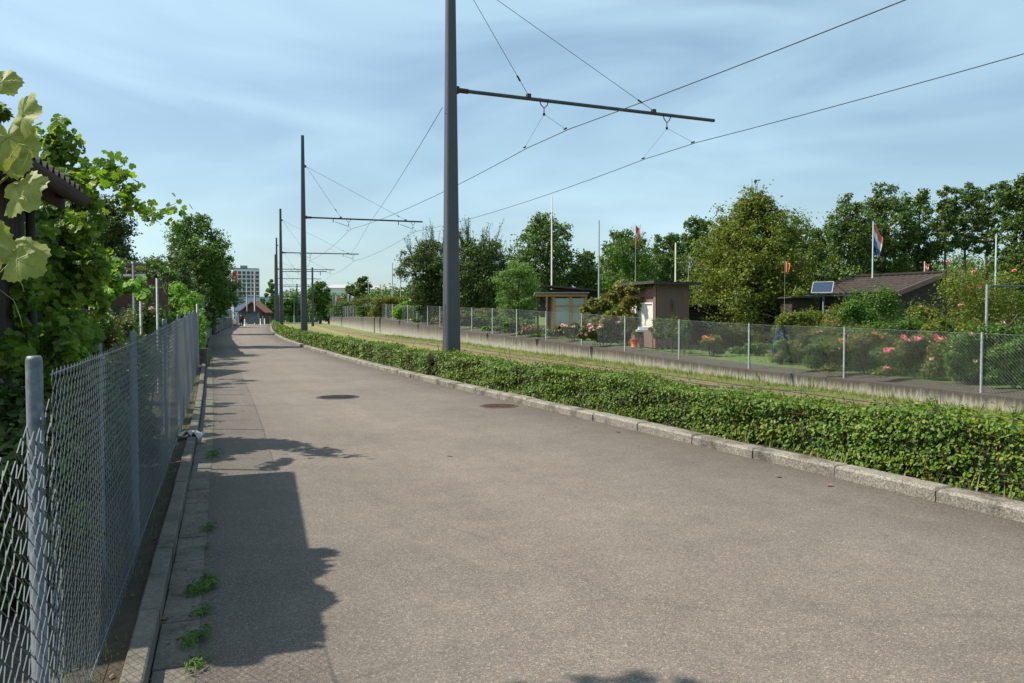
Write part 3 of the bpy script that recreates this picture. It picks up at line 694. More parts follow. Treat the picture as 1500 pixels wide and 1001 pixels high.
mb = MB(); V = []; Fs = []
for i, a in enumerate((-.05, 4.2)):
    for k in range(9): th = math.pi*k/8; V.append(sp(a, -.05+.08*math.cos(th), cz-.03-.09*math.sin(th)))
for k in range(8): Fs.append((k, k+1, k+10, k+9))
mb.add(V, Fs); go = mb.build('gutter', M['darkwood'], sh); sm = go.modifiers.new('thick', 'SOLIDIFY'); sm.thickness = .006
rzs = math.atan2(ev[1], ev[0])
MB().box(sp(2.05, .12, cz-.07), (4.2, .04, .16), rzs).build('fascia', M['darkwood'], sh)
mb = MB()
for i in range(25): mb.box(sp(.38+i*.146, .38, (cz-.02)/2), (.135, .03, cz-.02), rzs)
mb.box(sp(2.15, .42, (cz-.02)/2), (3.7, .03, cz-.05), rzs)
mb.box(sp(.35, 1.9, (cz+.1)/2), (.04, 3.0, cz+.08), rzs)
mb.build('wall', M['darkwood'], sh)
dp = MB().tube([sp(.45, .28, 0), sp(.45, .28, cz-.1)], .04, 8).build('downpipe', M['roofdark'], sh)
for i in range(6): MB().box(sp(.3+i*.68, .16, cz-.05), (.06, .5, .08), rzs).build('rafter', M['darkwood'], sh)

# ------------------------------------------------------------------ grape vines on the left
def vine_leaf_mesh(mb, c, n, up, size, rs, curl=.14):
    """one broad lobed leaf with toothed edge; 3 rings"""
    n = Vector(n).normalized(); up = Vector(up); y = (up-n*up.dot(n)).normalized(); x = y.cross(n)
    K = 72; V = [Vector((0,0,0))]; lob = [(90,1.0),(38,.90),(142,.90),(-18,.74),(198,.74)]
    for ring in (.33,.66,1.0):
        for k in range(K):
            a = 360*k/K; r = .76
            for la, lr in lob:
                d = abs((a-la+180)%360-180); r = max(r, lr*(1-(d/46.0)**2*.38) if d < 46 else 0)
            da = abs((a-270+180)%360-180)
            if da < 26: r = .62*(.18+.82*(da/26)**.8)
            if ring == 1: r *= 1+.035*math.sin(k*math.pi)+(.035 if k%3 == 0 else -.02)*1.2+.02*math.sin(a*.31+size*40)
            rr = r*ring*.5; ar = R(a); vx, vy = math.cos(ar)*rr, math.sin(ar)*rr
            z = -curl*(rr*2)**2*.6+.035*math.cos(ar*5)*ring+.02*math.sin(vx*9+vy*7)
            V.append(Vector((vx, vy, z)))
    W = [Vector(c)+(x*v.x+y*(v.y+.12)+n*v.z)*size for v in V]; Fs = []
    for k in range(K): Fs.append((0, 1+k, 1+(k+1)%K))
    for g in range(2):
        for k in range(K): a_ = 1+g*K+k; b_ = 1+g*K+(k+1)%K; Fs.append((a_, a_+K, b_+K, b_))
    mb.add([tuple(v) for v in W], Fs)
    veins = []
    for la, lr in lob:
        ar = R(la); pts = []
        for q in np.linspace(0,1,6):
            rr = lr*.5*q*.93; vx, vy = math.cos(ar)*rr, math.sin(ar)*rr
            z = -curl*(rr*2)**2*.6+.035*math.cos(ar*5)*q+.02*math.sin(vx*9+vy*7)
            for sgn in (1,): pts.append(tuple(Vector(c)+(x*vx+y*(vy+.12)+n*z)*size))
        veins.append(pts)
        for q in (.35,.55,.75):
            for s_ in (-1,1):
                rr = lr*.5*q; a2 = ar+s_*.75; p0 = Vector((math.cos(ar)*rr, math.sin(ar)*rr, 0)); p1 = p0+Vector((math.cos(a2), math.sin(a2), 0))*.13*(1.1-q)
                seg = []
                for p_ in (p0, p1): r2 = math.hypot(p_.x, p_.y); q2 = r2/(.5*lr); z = -curl*(r2*2)**2*.6+.03*math.cos(ar*5)*q2+.02*math.sin(p_.x*9+p_.y*7); seg.append(tuple(Vector(c)+(x*p_.x+y*(p_.y+.12)+n*z)*size))
                veins.append(seg)
    return veins
def big_leaf_mat():
    m, n, b = newmat('backlit vine leaf'); c = ramp(n, noise(n, 14, 6, .6), [(.3, (.22,.27,.05)), (.7, (.36,.38,.10))])
    c = mixc(n, 1, c, ramp(n, noise(n, 55, 5, .7), [(.3, (.8,.84,.75)), (.6, (1.08,1.06,1.0)), (.72, (.75,.55,.35))]), 'MULTIPLY'); bump(n, b, noise(n, 70, 4, .7), .5, .003)
    n.links.new(c, b.inputs['Base Color']); b.inputs['Roughness'].default_value = .55
    t = n.nodes.new('ShaderNodeBsdfTranslucent'); n.links.new(mixc(n, 1, c, (1.5,1.5,.5), 'MULTIPLY'), t.inputs['Color'])
    x = n.nodes.new('ShaderNodeMixShader'); x.inputs['Fac'].default_value = .35; n.links.new(b.outputs['BSDF'], x.inputs[1]); n.links.new(t.outputs['BSDF'], x.inputs[2]); n.links.new(x.outputs['Shader'], n.nodes['Material Output'].inputs['Surface']); return m
M['bigleaf'] = big_leaf_mat()
M['vein'] = simple('leaf vein', (.30,.33,.13), .6, bmp=0); M['tendril'] = simple('vine tendril', (.28,.30,.10), .6, bmp=0)
rsv = np.random.RandomState(4)
vx, vy, vz = at(-60, 300, 2.9)
nv = empty('grape_vine', (vx, vy, 0), 'near grape vine with large pale backlit leaves at the left edge', 'vine')
big = [(10, 190, .165, (.35,-.9,.2), (.2,0,-1)), (30, 182, .135, (-.5,-.8,.1), (.45,0,1)), (22, 245, .0, None, None), (18, 290, .16, (-.35,-.85,.4), (1.,.1,.35)), (14, 385, .15, (.15,-.9,.35), (.8,0,.5)), (-4, 120, .09, (.2,-.9,.3), (1,0,.2)), (20, 225, .10, (.1,-1,.1), (.1,0,-1)),
       (-30, 340, .17, (.2,-.9,.3), (.3,0,-1)), (-45, 240, .17, (-.2,-.9,.3), (.4,0,.9))]
prev = None
for (px, py, s, n_, up) in big:
    if not s: continue
    c = np.array(at(px, py, 2.75))-np.array([vx, vy, 0]); mb = MB(); vs_ = vine_leaf_mesh(mb, c, n_, up, s*1.4, rsv)
    lo = mb.build('leaf', M['bigleaf'], nv, smooth=True)
    vb = MB(); 
    for i, p in enumerate(vs_): vb.tube(p, np.linspace(.0016 if len(p) > 2 else .0008, .0005, len(p)), 4, cap=False)
    vb.build('vein', M['vein'], lo)
tb = MB()
def curve_px(P, D): return [np.array(at(a, b, D))-np.array([vx, vy, 0]) for a, b in P]
tb.tube(curve_px([(10,237),(28,211),(42,214),(43,224),(36,240),(33,250)], 2.7), .0012, 5); tb.tube(curve_px([(45,288),(62,297),(70,312),(72,318)], 2.7), .0012, 5)
tb.tube(curve_px([(5,383),(22,400),(33,418),(35,428)], 2.7), .001, 5); tb.tube(curve_px([(0,425),(20,440),(30,465),(33,480)], 2.7), .001, 5)
tb.tube(curve_px([(-60,330),(-30,290),(0,268),(20,250),(10,205)], 2.8), .004, 6); tb.tube(curve_px([(-60,330),(-20,390),(0,400),(15,385)], 2.8), .0025, 6); tb.tube(curve_px([(-60,120),(-30,240),(-60,420),(-50,900)], 2.85), .006, 6)
tb.build('tendril', M['tendril'], nv)

def vine_mass(name, label, blobs, seed, lmat, leaf=.11, dens=1., shape='lobed', tr=None, cat='vine', twigs=True, root=None, flowers=None, nf=0):
    """blobs: list (centre world, radii, n)"""
    rs = np.random.RandomState(seed); c0 = np.array(root if root is not None else blobs[0][0], float); c0[2] = 0
    r = empty(name, tuple(c0), label, cat); lf = MB(); wd = MB(); tips = []
    for c, rad, n in blobs:
        c = np.array(c, float)-c0; n = int(n*dens); rad = np.array(rad)
        sub = max(3, int(rad.prod()**.33*14)); sc, _ = blob_points(rs, c, rad, sub, .35)
        for k in range(sub):
            m = n//sub; P_, d = blob_points(rs, sc[k], np.minimum(rad, .5)*rs.uniform(.3,.6), m, .1); keep = P_[:,2] > .05; P_, d = P_[keep], d[keep]; m = len(P_)
            leaves(lf, P_, d*.4+np.array([.1,-.35,.5])+rs.normal(size=(m,3))*.45, leaf*rs.uniform(.45,1.2,m), shape, rs, droop=.9); 
            if m: tips.append(P_)
        if twigs:
            for _ in range(4): k = rs.randint(sub); wd.tube([(c[0], c[1], c[2]-rad[2]), (c+sc[k])/2+rs.normal(size=3)*.08, sc[k]], [.014,.010,.006], 4, cap=False)
    for P in (tr or []):
        P = [np.array(p)-c0 for p in P]; wd.tube(P, np.linspace(.008,.002,len(P)), 5)
        P = np.array(P); seg = np.linspace(0, len(P)-1, 200)
        for s in seg[::3]:
            i = min(len(P)-2, int(s)); b = P[i]*(1-(s-i))+P[i+1]*(s-i); m = 2
            leaves(lf, b+rs.normal(size=(m,3))*.075+np.array([0,0,-.04]), rs.normal(size=(m,3))*.6+np.array([.1,-.5,.4]), leaf*(1.15-.5*s/len(P))*rs.uniform(.6,1.2,m), shape, rs, droop=.8)
    if wd.V: wd.build('stem', M['bark'], r, smooth=True)
    lf.build('foliage', lmat, r)
    if flowers:
        T_ = np.concatenate(tips)
        for i in range(nf):
            p = T_[rs.randint(len(T_))]; o = bpy.data.objects.new('flower', flower_mesh(flowers)); scene.collection.objects.link(o); o.parent = r; o.location = p+np.array([0,-.1,.05]); o.rotation_euler = (rs.uniform(.3,1.2), rs.uniform(-.5,.5), 0)
    return r
B = []
for (px, py, D, rx, rz_, n) in ((70,300,9.2,.45,.4,700),(82,340,9.0,.4,.5,1000),(50,400,8.6,.5,.6,1300),(85,420,9,.42,.6,1300),(60,480,8.4,.5,.5,1100),(95,470,9.2,.4,.5,800),(30,350,8.6,.4,.5,900),
        (95,275,9.6,.35,.25,400),(72,232,9.6,.16,.2,50),(122,300,9.8,.28,.35,450),(105,365,9.6,.4,.5,900),(40,540,7.6,.45,.45,900),(80,540,9,.4,.4,700),(125,400,10.2,.3,.5,450),(15,440,7.2,.35,.5,700),(62,500,6.6,.3,.35,500),(98,515,7.4,.3,.35,500),(120,500,8.4,.3,.3,400),(105,272,8.5,.2,.12,110),(70,560,6.,.3,.3,400)):
    B.append((at(px, py, D), (rx, .4, rz_), n))
tr = [[at(120,290,9.4), at(142,250,9.2), at(165,255,9.1), at(178,280,9.0), at(200,297,8.9), at(218,310,8.8), at(240,306,8.8), at(262,296,8.8)],
      [at(120,260,9.4), at(150,240,9.3), at(175,250,9.2), at(192,278,9.1), at(188,300,9.1)],
      [at(70,260,9.6), at(78,210,9.6), at(84,180,9.6), at(98,200,9.6), at(104,225,9.6)],
      [at(95,250,9.6), at(88,215,9.6), at(92,195,9.6), at(105,222,9.6)]]
vine_mass('grape_vine', 'large dense grape vine beyond the left shed with trailing shoots against the sky', B, 31, G['vine'], .10, 1.6, tr=tr, root=(*off(9.5, -.9, LC), 0), twigs=True)
# vine spreading over the shed roof, out of the picture to the left; it shades the near path
B = [((-3.42,5.15,2.88),(.28,.28,.1),420),((-3.5,4.8,2.9),(.32,.35,.12),460),((-3.4,4.4,2.88),(.25,.3,.12),400),((-3.4,4.05,2.88),(.28,.24,.12),360),((-3.75,4.3,2.92),(.5,.6,.16),600),((-3.75,3.95,2.9),(.35,.25,.12),380),((-3.45,3.75,2.88),(.2,.16,.1),180)]
vine_mass('grape_vine', 'grape vine spreading over the shed roof at the left edge', [b for b in B], 33, G['vine'], .105, 1.4, root=(-3.9, 4.6, 0))

# dark tree and garden things behind the left fence
make_tree('unseen_shadow_tree', (-3.3, 3.2, 0), 'unseen slim tree added outside the left picture edge to shadow the near road', 'tree', G['mid'], seed=40, H=5.6, base=4.7, Rx=.45, shape='round', nc=10, nl=1500, leaf=.08, trunk_r=.03)  # added out of view, small high crown placed to cast a shadow on the near road
make_tree('dark_tree', (ax(160, 22), 22, 0), 'dark conifer like tree behind the large vine on the left', 'tree', G['dark'], seed=41, H=az(285,22), base=.6, Rx=1.2, shape='cone', nc=44, nl=26000, leaf=.085, trunk_r=.1)
make_tree('fruit_tree', (ax(288, 38), 38, 0), 'leafy dark green tree above the lime creeper on the left', 'tree', G['mid'], seed=43, H=az(312,38), base=1.0, Rx=1.65, shape='round', nc=44, nl=34000, leaf=.11, trunk_r=.12)
make_tree('fruit_tree', (ax(312, 62), 62, 0), 'dark rounded tree leaning over the panel wall on the left', 'tree', G['dark'], seed=44, H=az(372,62), base=2.6, Rx=2.1, shape='round', nc=30, nl=18000, leaf=.14, trunk_r=.14)
make_tree('fruit_tree', (ax(324, 95), 95, 0), 'small dark tree overhanging the far end of the panel wall', 'tree', G['dark'], seed=45, H=az(425,95), base=2.4, Rx=2.2, shape='round', nc=24, nl=12000, leaf=.18, trunk_r=.14)
make_tree('fruit_tree', (ax(240, 30), 30, 0), 'low spreading tree behind the pergola left of the creeper', 'tree', G['dark'], seed=46, H=az(372,30), base=.8, Rx=1.5, shape='round', nc=30, nl=20000, leaf=.1, trunk_r=.1)
# brown hut + pergola left
D = 20; r = empty('garden_hut', (ax(168,D), D, 0), 'small reddish brown hut behind the pergola and left fence', 'hut')
zz = az(402, D); MB().box((0,1,zz/2), (1.15,1.6,zz)).build('wall', M['brick'], r); MB().box((0,.8,zz+.06), (1.4,2.3,.07)).build('roof', M['darkwood'], r)
wf = MB().box((.25,.17,1.35), (.5,.06,.8)).build('window', M['darkwood'], r); MB().box((.25,.13,1.35), (.4,.02,.68)).build('pane', M['bwindow'], wf)
D = 17; x_ = ax(165, D); r = empty('pergola', (x_, D, 0), 'metal tube pergola with green vines on top behind the left fence', 'pergola')
z1 = az(387, D); xa, xb = ax(132,D)-x_, ax(210,D)-x_
MB().tube([(xa,0,z1),(xb,0,z1)], .035, 8).build('rail', M['metal'], r)
for xx in (xa, ax(196,D)-x_): MB().tube([(xx,0,0),(xx,0,z1+.05)], .035, 8).build('post', M['metal'], r)
z2 = az(403, D); MB().box(((xa+xb)/2,.1,z2), (xb-xa,.06,.05)).build('crossbar', M['white'], r); MB().box(((xa+xb)/2,.1,z2+.13), (xb-xa,.12,.04)).build('crossbar', M['orange'], r)
vine_mass('climbing_plant', 'leafy creeper lying over the pergola on the left', [(at(150,382,17.4),(.5,.3,.12),400),(at(185,384,17.6),(.45,.3,.12),400),(at(215,390,18),(.4,.4,.22),400),(at(235,400,18.5),(.4,.4,.3),450),(at(170,395,17.3),(.5,.3,.14),400),(at(205,405,17.8),(.4,.3,.2),350),(at(245,415,19),(.4,.4,.35),450)], 34, G['mid'], .08, shape='quad')
sx = 0
for (px, D, H, rx, mat, fl, nf, lab) in (
    (165, 11.5, 1.75, .5, 'mid', 'whiteflower', 9, 'bush with white flowers just behind the left fence'),
    (135, 8.4, 1.5, .5, 'autumn', None, 0, 'yellowing shrub behind the left fence below the large vine'),
    (190, 13.5, 1.6, .45, 'brush', None, 0, 'thin dry shrub behind the left fence near the grey posts'),
    (215, 17, 1.9, .5, 'mid', 'palepink', 5, 'green rose shrub with pale blooms left of the lime creeper'),
    (235, 20.5, 1.8, .6, 'brush', None, 0, 'olive brown shrub at the foot of the lime creeper'),
    (60, 5.2, 1.15, .45, 'dark', None, 0, 'dark low bush behind the near fence mesh at the left edge'),
    (120, 6.6, 1.2, .5, 'mid', None, 0, 'green low bush behind the fence between the first two posts'),
    (95, 4.0, 1.0, .4, 'dark', None, 0, 'dark leafy growth right behind the near fence post'),
    (175, 7.6, 1.2, .45, 'dark', None, 0, 'dark leafy growth behind the fence by the second post'),
    (205, 11.2, 1.3, .5, 'mid', None, 0, 'green leafy growth behind the fence past the third post'),
    (165, 9.6, 1.25, .5, 'dark', 'whiteflower', 3, 'dark bush behind the fence just past the second post')):
    shrub('garden_shrub', (min(ax(px, D), off(D, -.75, LC)[0]), D, 0), H, rx, .5, lab, 'shrub', G[mat], 300+sx, .06, 3200, 'oval' if D < 12 else 'quad', fl, nf, 1.2); sx += 1
vine_mass('climbing_plant', 'light green bean vines between the white flowers and the brown hut', [(at(185,418,13.5),(.3,.2,.18),260),(at(215,428,14),(.3,.25,.25),320),(at(150,435,12.5),(.3,.25,.25),320),(at(168,425,12.5),(.16,.16,.35),220),(at(172,400,12.5),(.12,.12,.2),110),(at(160,455,12.2),(.25,.2,.25),240)], 36, G['lime'], .09)
# bright creeper swallowing the end of the fence
B = []
for (D, dz, n) in ((24.2,.6,800),(24.6,1.3,900),(25.4,1.7,900),(26.4,1.8,900),(27.6,1.75,900),(28.6,1.5,800),(25.6,.8,800),(27,.9,800),(29.3,1.0,700)):
    x, y = off(D, -.35, LC); B.append(((x, y, dz), (.42,.6,.5), n))
x, y = off(24.4, -1.4, LC); B += [((x,y,1.9),(.55,.5,.35),700),((x-.7,y+.5,2.0),(.5,.5,.35),600)]
B += [(at(262,432,25.5),(.55,.5,.4),800),(at(250,450,25),(.5,.5,.4),700),(at(270,470,25),(.5,.4,.5),700)]
x, y = off(24.2, .12, LC); B += [((x,y,.25),(.25,.25,.15),150)]
vine_mass('climbing_plant', 'bright lime green creeper swallowing the end of the left fence', B, 37, G['lime'], .105, 1.15, 'quad')
x, y = off(23.7, -.05, LC); o = MB().box((0,0,.25), (.26,.2,.6)).build('concrete_block', M['concrete']); o.location = (x, y, 0); tag(o, 'short concrete stub at the end of the left kerb below the creeper', 'block')
# panel wall on the left, further on
x0, y0 = off(32, -.15, LC); pw = empty('panel_wall', (x0, y0, 0), 'grey concrete panel wall topped by screens along the left path edge', 'wall')
D = 30.5; i = 0; rs = np.random.RandomState(2)
while D < 120:
    st_ = 3.2; a = off(D, -.15, LC); b = off(D+st_, -.15, LC); c = ((a[0]+b[0])/2-x0, (a[1]+b[1])/2-y0); rz = math.atan2(b[1]-a[1], b[0]-a[0]); L_ = math.hypot(b[0]-a[0], b[1]-a[1])
    h1 = 1.15; h2 = .95+.25*rs.rand()
    MB().box((*c, h1/2), (L_-.1,.08,h1), rz).build('concrete_panel', M['concrete'], pw)
    MB().box((*c, h1+.03+h2/2), (L_-.14,.03,h2), rz).build('screen_panel', M['bluepanel'] if i%3 else M['graypanel'], pw)
    MB().tube([(a[0]-x0, a[1]-y0, -.1), (a[0]-x0, a[1]-y0, h1+h2)], .06, 6).build('post', M['metal'] if i%2 else M['graypanel'], pw)
    D += st_; i += 1

# ------------------------------------------------------------------ right gardens: trees
WY = {}
def wally(px):
    if px not in WY: WY[px] = off(wall_D(px), WT)[1] if px < 1600 else 14
    return WY[px]
def gp(px, D, dz=0): x = ax(px, D); return (x, D, gz(x, D)+dz)
def gtree(name, px, D, topy, wpx, label, mat, group=None, bfrac=.18, **k):
    loc = gp(px, D); H = az(topy, D)-loc[2]; Rx = wpx*D/F/2
    return make_tree(name, loc, label, 'tree', G[mat], group, H=H, base=H*bfrac, Rx=Rx, **k)
gtree('plum_tree', 632, 54, 352, 92, 'dark plum tree with upright shoots left of the foreground mast', 'dark', seed=51, nc=34, nl=24000, leaf=.14, shoots=70, trunk_r=.16)
gtree('plum_tree', 700, 50, 348, 104, 'dark plum tree with upright shoots right of the foreground mast', 'dark', seed=52, nc=36, nl=26000, leaf=.135, shoots=80, trunk_r=.18)
gtree('willow_tree', 759, 43, 379, 66, 'small pale green round tree in front of the tall tree and flagpole', 'pale', seed=53, nc=26, nl=14000, leaf=.13, lshape='long', trunk_r=.1, bfrac=.05)
gtree('tall_tree', 797, 78, 316, 104, 'tall broad tree behind the tall white flagpole', 'forest', seed=54, nc=34, nl=16000, leaf=.27, trunk_r=.3)
gtree('tall_tree', 857, 80, 368, 56, 'smaller tree right of the tall flagpole, behind the greenhouse', 'forest', seed=55, nc=20, nl=8000, leaf=.27, trunk_r=.2)
gtree('hazel_tree', 925, 52, 345, 84, 'upright bushy green tree below the red and white pennant', 'mid', seed=56, nc=26, nl=15000, leaf=.14, shoots=26, trunk_r=.14, bfrac=.1)
gtree('tall_tree', 915, 82, 332, 70, 'tall dark tree standing behind the bushy hazel', 'forest', seed=57, nc=24, nl=10000, leaf=.27, trunk_r=.25)
gtree('tall_tree', 978, 80, 336, 66, 'dark tree behind the red topped pole and brown hut', 'forest', seed=58, nc=24, nl=10000, leaf=.27, trunk_r=.25)
gtree('tall_tree', 1022, 84, 308, 62, 'taller dark tree left of the big fruit tree', 'forest', seed=59, nc=26, nl=11000, leaf=.27, trunk_r=.3)
gtree('fruit_tree', 1102, 31, 279, 196, 'big yellowish green fruit tree with a pointed top in the middle garden', 'pear', seed=61, shape='bell', nc=90, nl=60000, leaf=.10, lshape='oval', trunk_r=.16, bfrac=.06, open_=0, fill=.08)
gtree('tall_tree', 1062, 88, 318, 70, 'dark tree showing over the left shoulder of the big fruit tree', 'forest', seed=62, nc=22, nl=9000, leaf=.27, trunk_r=.3)
gtree('tall_tree', 1158, 86, 316, 76, 'dark tree showing over the right shoulder of the big fruit tree', 'forest', seed=63, nc=24, nl=10000, leaf=.27, trunk_r=.3)
gtree('tall_tree', 1198, 84, 330, 60, 'dark tree left of the highest wood edge, above the solar panel', 'forest', seed=64, nc=22, nl=9000, leaf=.27, trunk_r=.3)
GW = 'tall trees at the edge of the wood on the right'
gtree('tall_tree', 1243, 80, 284, 84, 'broad wood edge tree just left of the red white and blue flag', 'forest', GW, seed=65, nc=34, nl=15000, leaf=.27, trunk_r=.35)
gtree('tall_tree', 1296, 82, 268, 84, 'broad tall wood edge tree rising above the red white and blue flag', 'forest', GW, seed=66, nc=36, nl=16000, leaf=.27, trunk_r=.35)
gtree('tall_tree', 1342, 84, 272, 70, 'dense wood edge tree above the red ornament on the tiled hut', 'forest', GW, seed=67, nc=32, nl=14000, leaf=.27, trunk_r=.35)
for i, (px, ty, wp, lab) in enumerate(((1383, 268, 40, 'slender wood edge tree with bare lower trunk, left of three'), (1413, 264, 44, 'slender wood edge tree with bare lower trunk, middle of three'), (1444, 268, 42, 'slender wood edge tree with bare lower trunk, right of three'))):
    gtree('tall_tree', px, 80+i*2, ty, wp, lab, 'forest', GW, seed=70+i, shape='column', nc=30, nl=10000, leaf=.22, trunk_r=.2, bfrac=.46)
gtree('tall_tree', 1482, 76, 246, 66, 'highest dark wood edge tree close to the right picture edge', 'forest', GW, seed=74, nc=32, nl=14000, leaf=.27, trunk_r=.35)
gtree('tall_tree', 1527, 74, 236, 80, 'tall dark wood edge tree cut by the right picture edge', 'forest', GW, seed=75, nc=30, nl=13000, leaf=.27, trunk_r=.35)
# lower wood behind, one mass
def wood():
    rs = np.random.RandomState(9); r = MB(); 
    for px in range(560, 1620, 15):
        for row in range(2):
            D = 108+row*10+rs.uniform(-4,4); x = ax(px+rs.uniform(-8,8), D); top = np.interp(px, [560,700,830,900,1000,1200,1350,1480,1600], [425,400,395,380,368,362,378,378,350])+rs.uniform(-9,12); zt = az(top, D); R_ = rs.uniform(2,3.2)
            for q in range(4):
                c = (x+rs.uniform(-1.5,1.5), D+rs.uniform(-1,1), 1+(zt-2.2)*(q+.5)/4); m = 260; P_, d = blob_points(rs, c, (R_, R_, (zt)/5+.8), m, .4); P_ = P_[P_[:,2] > 0]; d = d[:len(P_)]
                leaves(r, P_, rs.normal(size=P_.shape)*.6+np.array([0,-.3,.5]), .42*rs.uniform(.6,1.3,len(P_)), 'quad', rs)
    o = r.build('distant_wood', G['forest']); tag(o, 'dark far wood closing the view behind the gardens on the right', 'wood', kind='stuff')
wood()
def farwood2():
    rs = np.random.RandomState(19); r = MB()
    for px in range(385, 610, 7):
        D = 165+rs.uniform(-8,8); top = np.interp(px, [385,415,430,440,470,485,500,520,545,600], [450,428,424,434,418,430,432,418,424,424])+rs.uniform(-5,5); x = ax(px, D); zt = az(top, D)
        for q in range(3):
            c = (x, D, .5+(zt-1.5)*(q+.5)/3); m = 260; P_, d = blob_points(rs, c, (2.2,2.2,zt/4+.6), m, .4); P_ = P_[P_[:,2] > -.5]
            leaves(r, P_, rs.normal(size=P_.shape)*.6+np.array([0,-.3,.5]), .5*rs.uniform(.6,1.3,len(P_)), 'quad', rs)
    tag(r.build('distant_wood', G['forest']), 'far band of trees and bushes behind the small flags beyond the tram curve', 'wood', kind='stuff')
farwood2()
for (px, D, ty, wp, mat, lab, sd) in ((397,140,408,16,'pale','narrow light green tree behind the distant masts',80),(469,130,409,40,'mid','rounded tree behind the far side tram mast',81),(425,150,432,26,'mid','small roundish tree left of the second mast, far away',82),
    (532,120,404,28,'forest','rounded far tree above the raised fence end',83),(513,135,415,22,'forest','lower far tree just left of the rounded one above the fence end',84),(384,170,437,16,'forest','tiny far tree between the tower block and the masts',85)):
    x = ax(px, D); z0 = 0 if px < 470 else .8; H = az(ty, D)-z0; make_tree('far_tree', (x, D, z0), lab, 'tree', G[mat], seed=sd, H=H, base=H*.1, Rx=wp*D/F/2, nc=22, nl=7000, leaf=.36, trunk_r=.2)

# ------------------------------------------------------------------ right gardens: shrubs and vines
rows = [ # px, distance behind wall, topy, width px, depth m, mat, shape, flowers, nf, label
 (1475,6.0,368,190,1.6,'pear','oval','pink',14,'tall climbing rose thicket with pink blooms at the right picture edge'),
 (1420,7.0,378,95,1.4,'pear','oval','pink',10,'tall rose thicket growing against the right side of the tiled hut'),
 (1448,1.3,474,130,.9,'mid','oval','palepink',6,'dense shrub behind the fence beside the bare metal frame'),
 (1360,1.25,484,140,.8,'brush','oval','pink',18,'rose bush with large pink blooms behind the fence'),
 (1275,1.25,484,130,.9,'brush','oval','orangef',6,'bush with small orange blooms behind the fence post'),
 (1195,1.35,474,115,.9,'brush','oval','palepink',7,'olive bush with pale pink blooms right of the blue sheet'),
 (1280,5.6,414,100,1.2,'mid','oval',None,0,'bright green bush in front of the tiled hut roof'),
 (1235,5.0,446,90,1.2,'pear','oval','orangef',5,'yellowish shrub below the solar panel'),
 (1190,4.4,448,90,1.2,'pear','oval',None,0,'yellow green shrub at the right foot of the big fruit tree'),
 (1345,4.6,460,80,1.1,'mid','oval',None,0,'green bush before the dark gable wall'),
 (1315,2.6,462,120,1.1,'mid','oval',None,0,'leafy bush behind the pink rose bush'),
 (1240,2.6,468,100,1.0,'brush','oval',None,0,'dry olive bush between the orange blooms and the yellowish shrub'),
 (1400,2.7,462,110,1.0,'pear','oval',None,0,'yellow green bush between the pink roses and the tall thicket'),
 (1505,1.2,490,110,.8,'mid','oval','whiteflower',3,'low green shrub at the right edge behind the fence'),
 (1415,1.3,520,90,.5,'mid','oval',None,0,'low green growth at the foot of the last right fence post'),
 (1042,2.3,492,46,.6,'autumn','oval','orangef',3,'single low yellowing bush on the lawn behind the fence'),
 (1145,2.0,492,26,.4,'pale','oval','pink',2,'small bluish bush with one pink bloom beside the blue sheet'),
 (885,.95,470,92,.5,'brush','oval','palepink',30,'wide rose bush full of pale pink blooms left of the brown hut'),
 (842,1.5,474,50,.7,'brush','oval','palepink',12,'rose bush with pale blooms right of the orange greenhouse'),
 (808,1.4,484,60,.9,'mid','quad','palepink',6,'low flowering bush at the foot of the greenhouse'),
 (780,1.4,482,56,.9,'brush','quad','pink',6,'low pink flower bush left of the greenhouse'),
 (735,2.0,464,64,.9,'pale','quad',None,0,'grey green rounded bush behind the fence, left of the pale tree'),
 (700,3.5,458,74,1.1,'mid','quad',None,0,'green bushes behind the fence right of the foreground mast'),
 (722,8.0,448,66,1.1,'autumn','quad',None,0,'reddish brown shrub between the plum tree and pale tree'),
 (765,2.2,466,66,.9,'mid','quad',None,0,'dark green bush under the pale green tree'),
 (838,8.0,458,50,.9,'mid','quad',None,0,'green shrub inside the garden behind the greenhouse post'),
 (605,5.0,438,60,1.2,'lime','quad',None,0,'bright green bush left of the white mesh board'),
 (577,7.0,432,70,1.4,'autumn','quad','orangef',6,'orange tinted bush row above the far wall'),
 (640,5.0,444,66,1.2,'mid','quad',None,0,'low green bush below the left plum tree'),
 (545,8.0,434,66,1.4,'brush','quad',None,0,'olive bush above the highest part of the wall'),
 (510,9.0,438,66,1.4,'mid','quad',None,0,'green bush behind the fence below the small flags'),
 (556,3.0,446,70,1.2,'mid','quad',None,0,'green bush close behind the far fence section'),
 (672,6.0,450,70,1.2,'brush','quad',None,0,'low olive bush hidden behind the foreground mast'),
 (1358,4.4,432,84,1.0,'pear','oval','pink',4,'straggling yellow green rose bush against the dark gable wall'),
 (1230,1.5,492,110,.7,'mid','oval',None,0,'leafy green bush between the fence post and the orange blooms'),
 (1320,1.5,496,100,.7,'mid','oval','orangef',3,'low green bush with a few orange blooms left of the large pink roses'),
 (1405,1.4,492,100,.7,'brush','oval','palepink',5,'olive rose bush right of the large pink roses'),
 (1172,3.2,452,100,1.0,'pear','oval',None,0,'yellow green shrub hiding the small dark shed'),
 (1250,4.0,436,80,1.0,'mid','oval',None,0,'green shrub in front of the hut eave below the solar panel'),
 (1080,6.5,478,110,.8,'pear','oval',None,0,'hanging leafy growth in the shade under the big fruit tree'),
 (1115,4.5,505,90,.6,'weedy','oval',None,0,'thin low green plants on the lawn under the big fruit tree'),
]
G['weedy'] = G['mid']
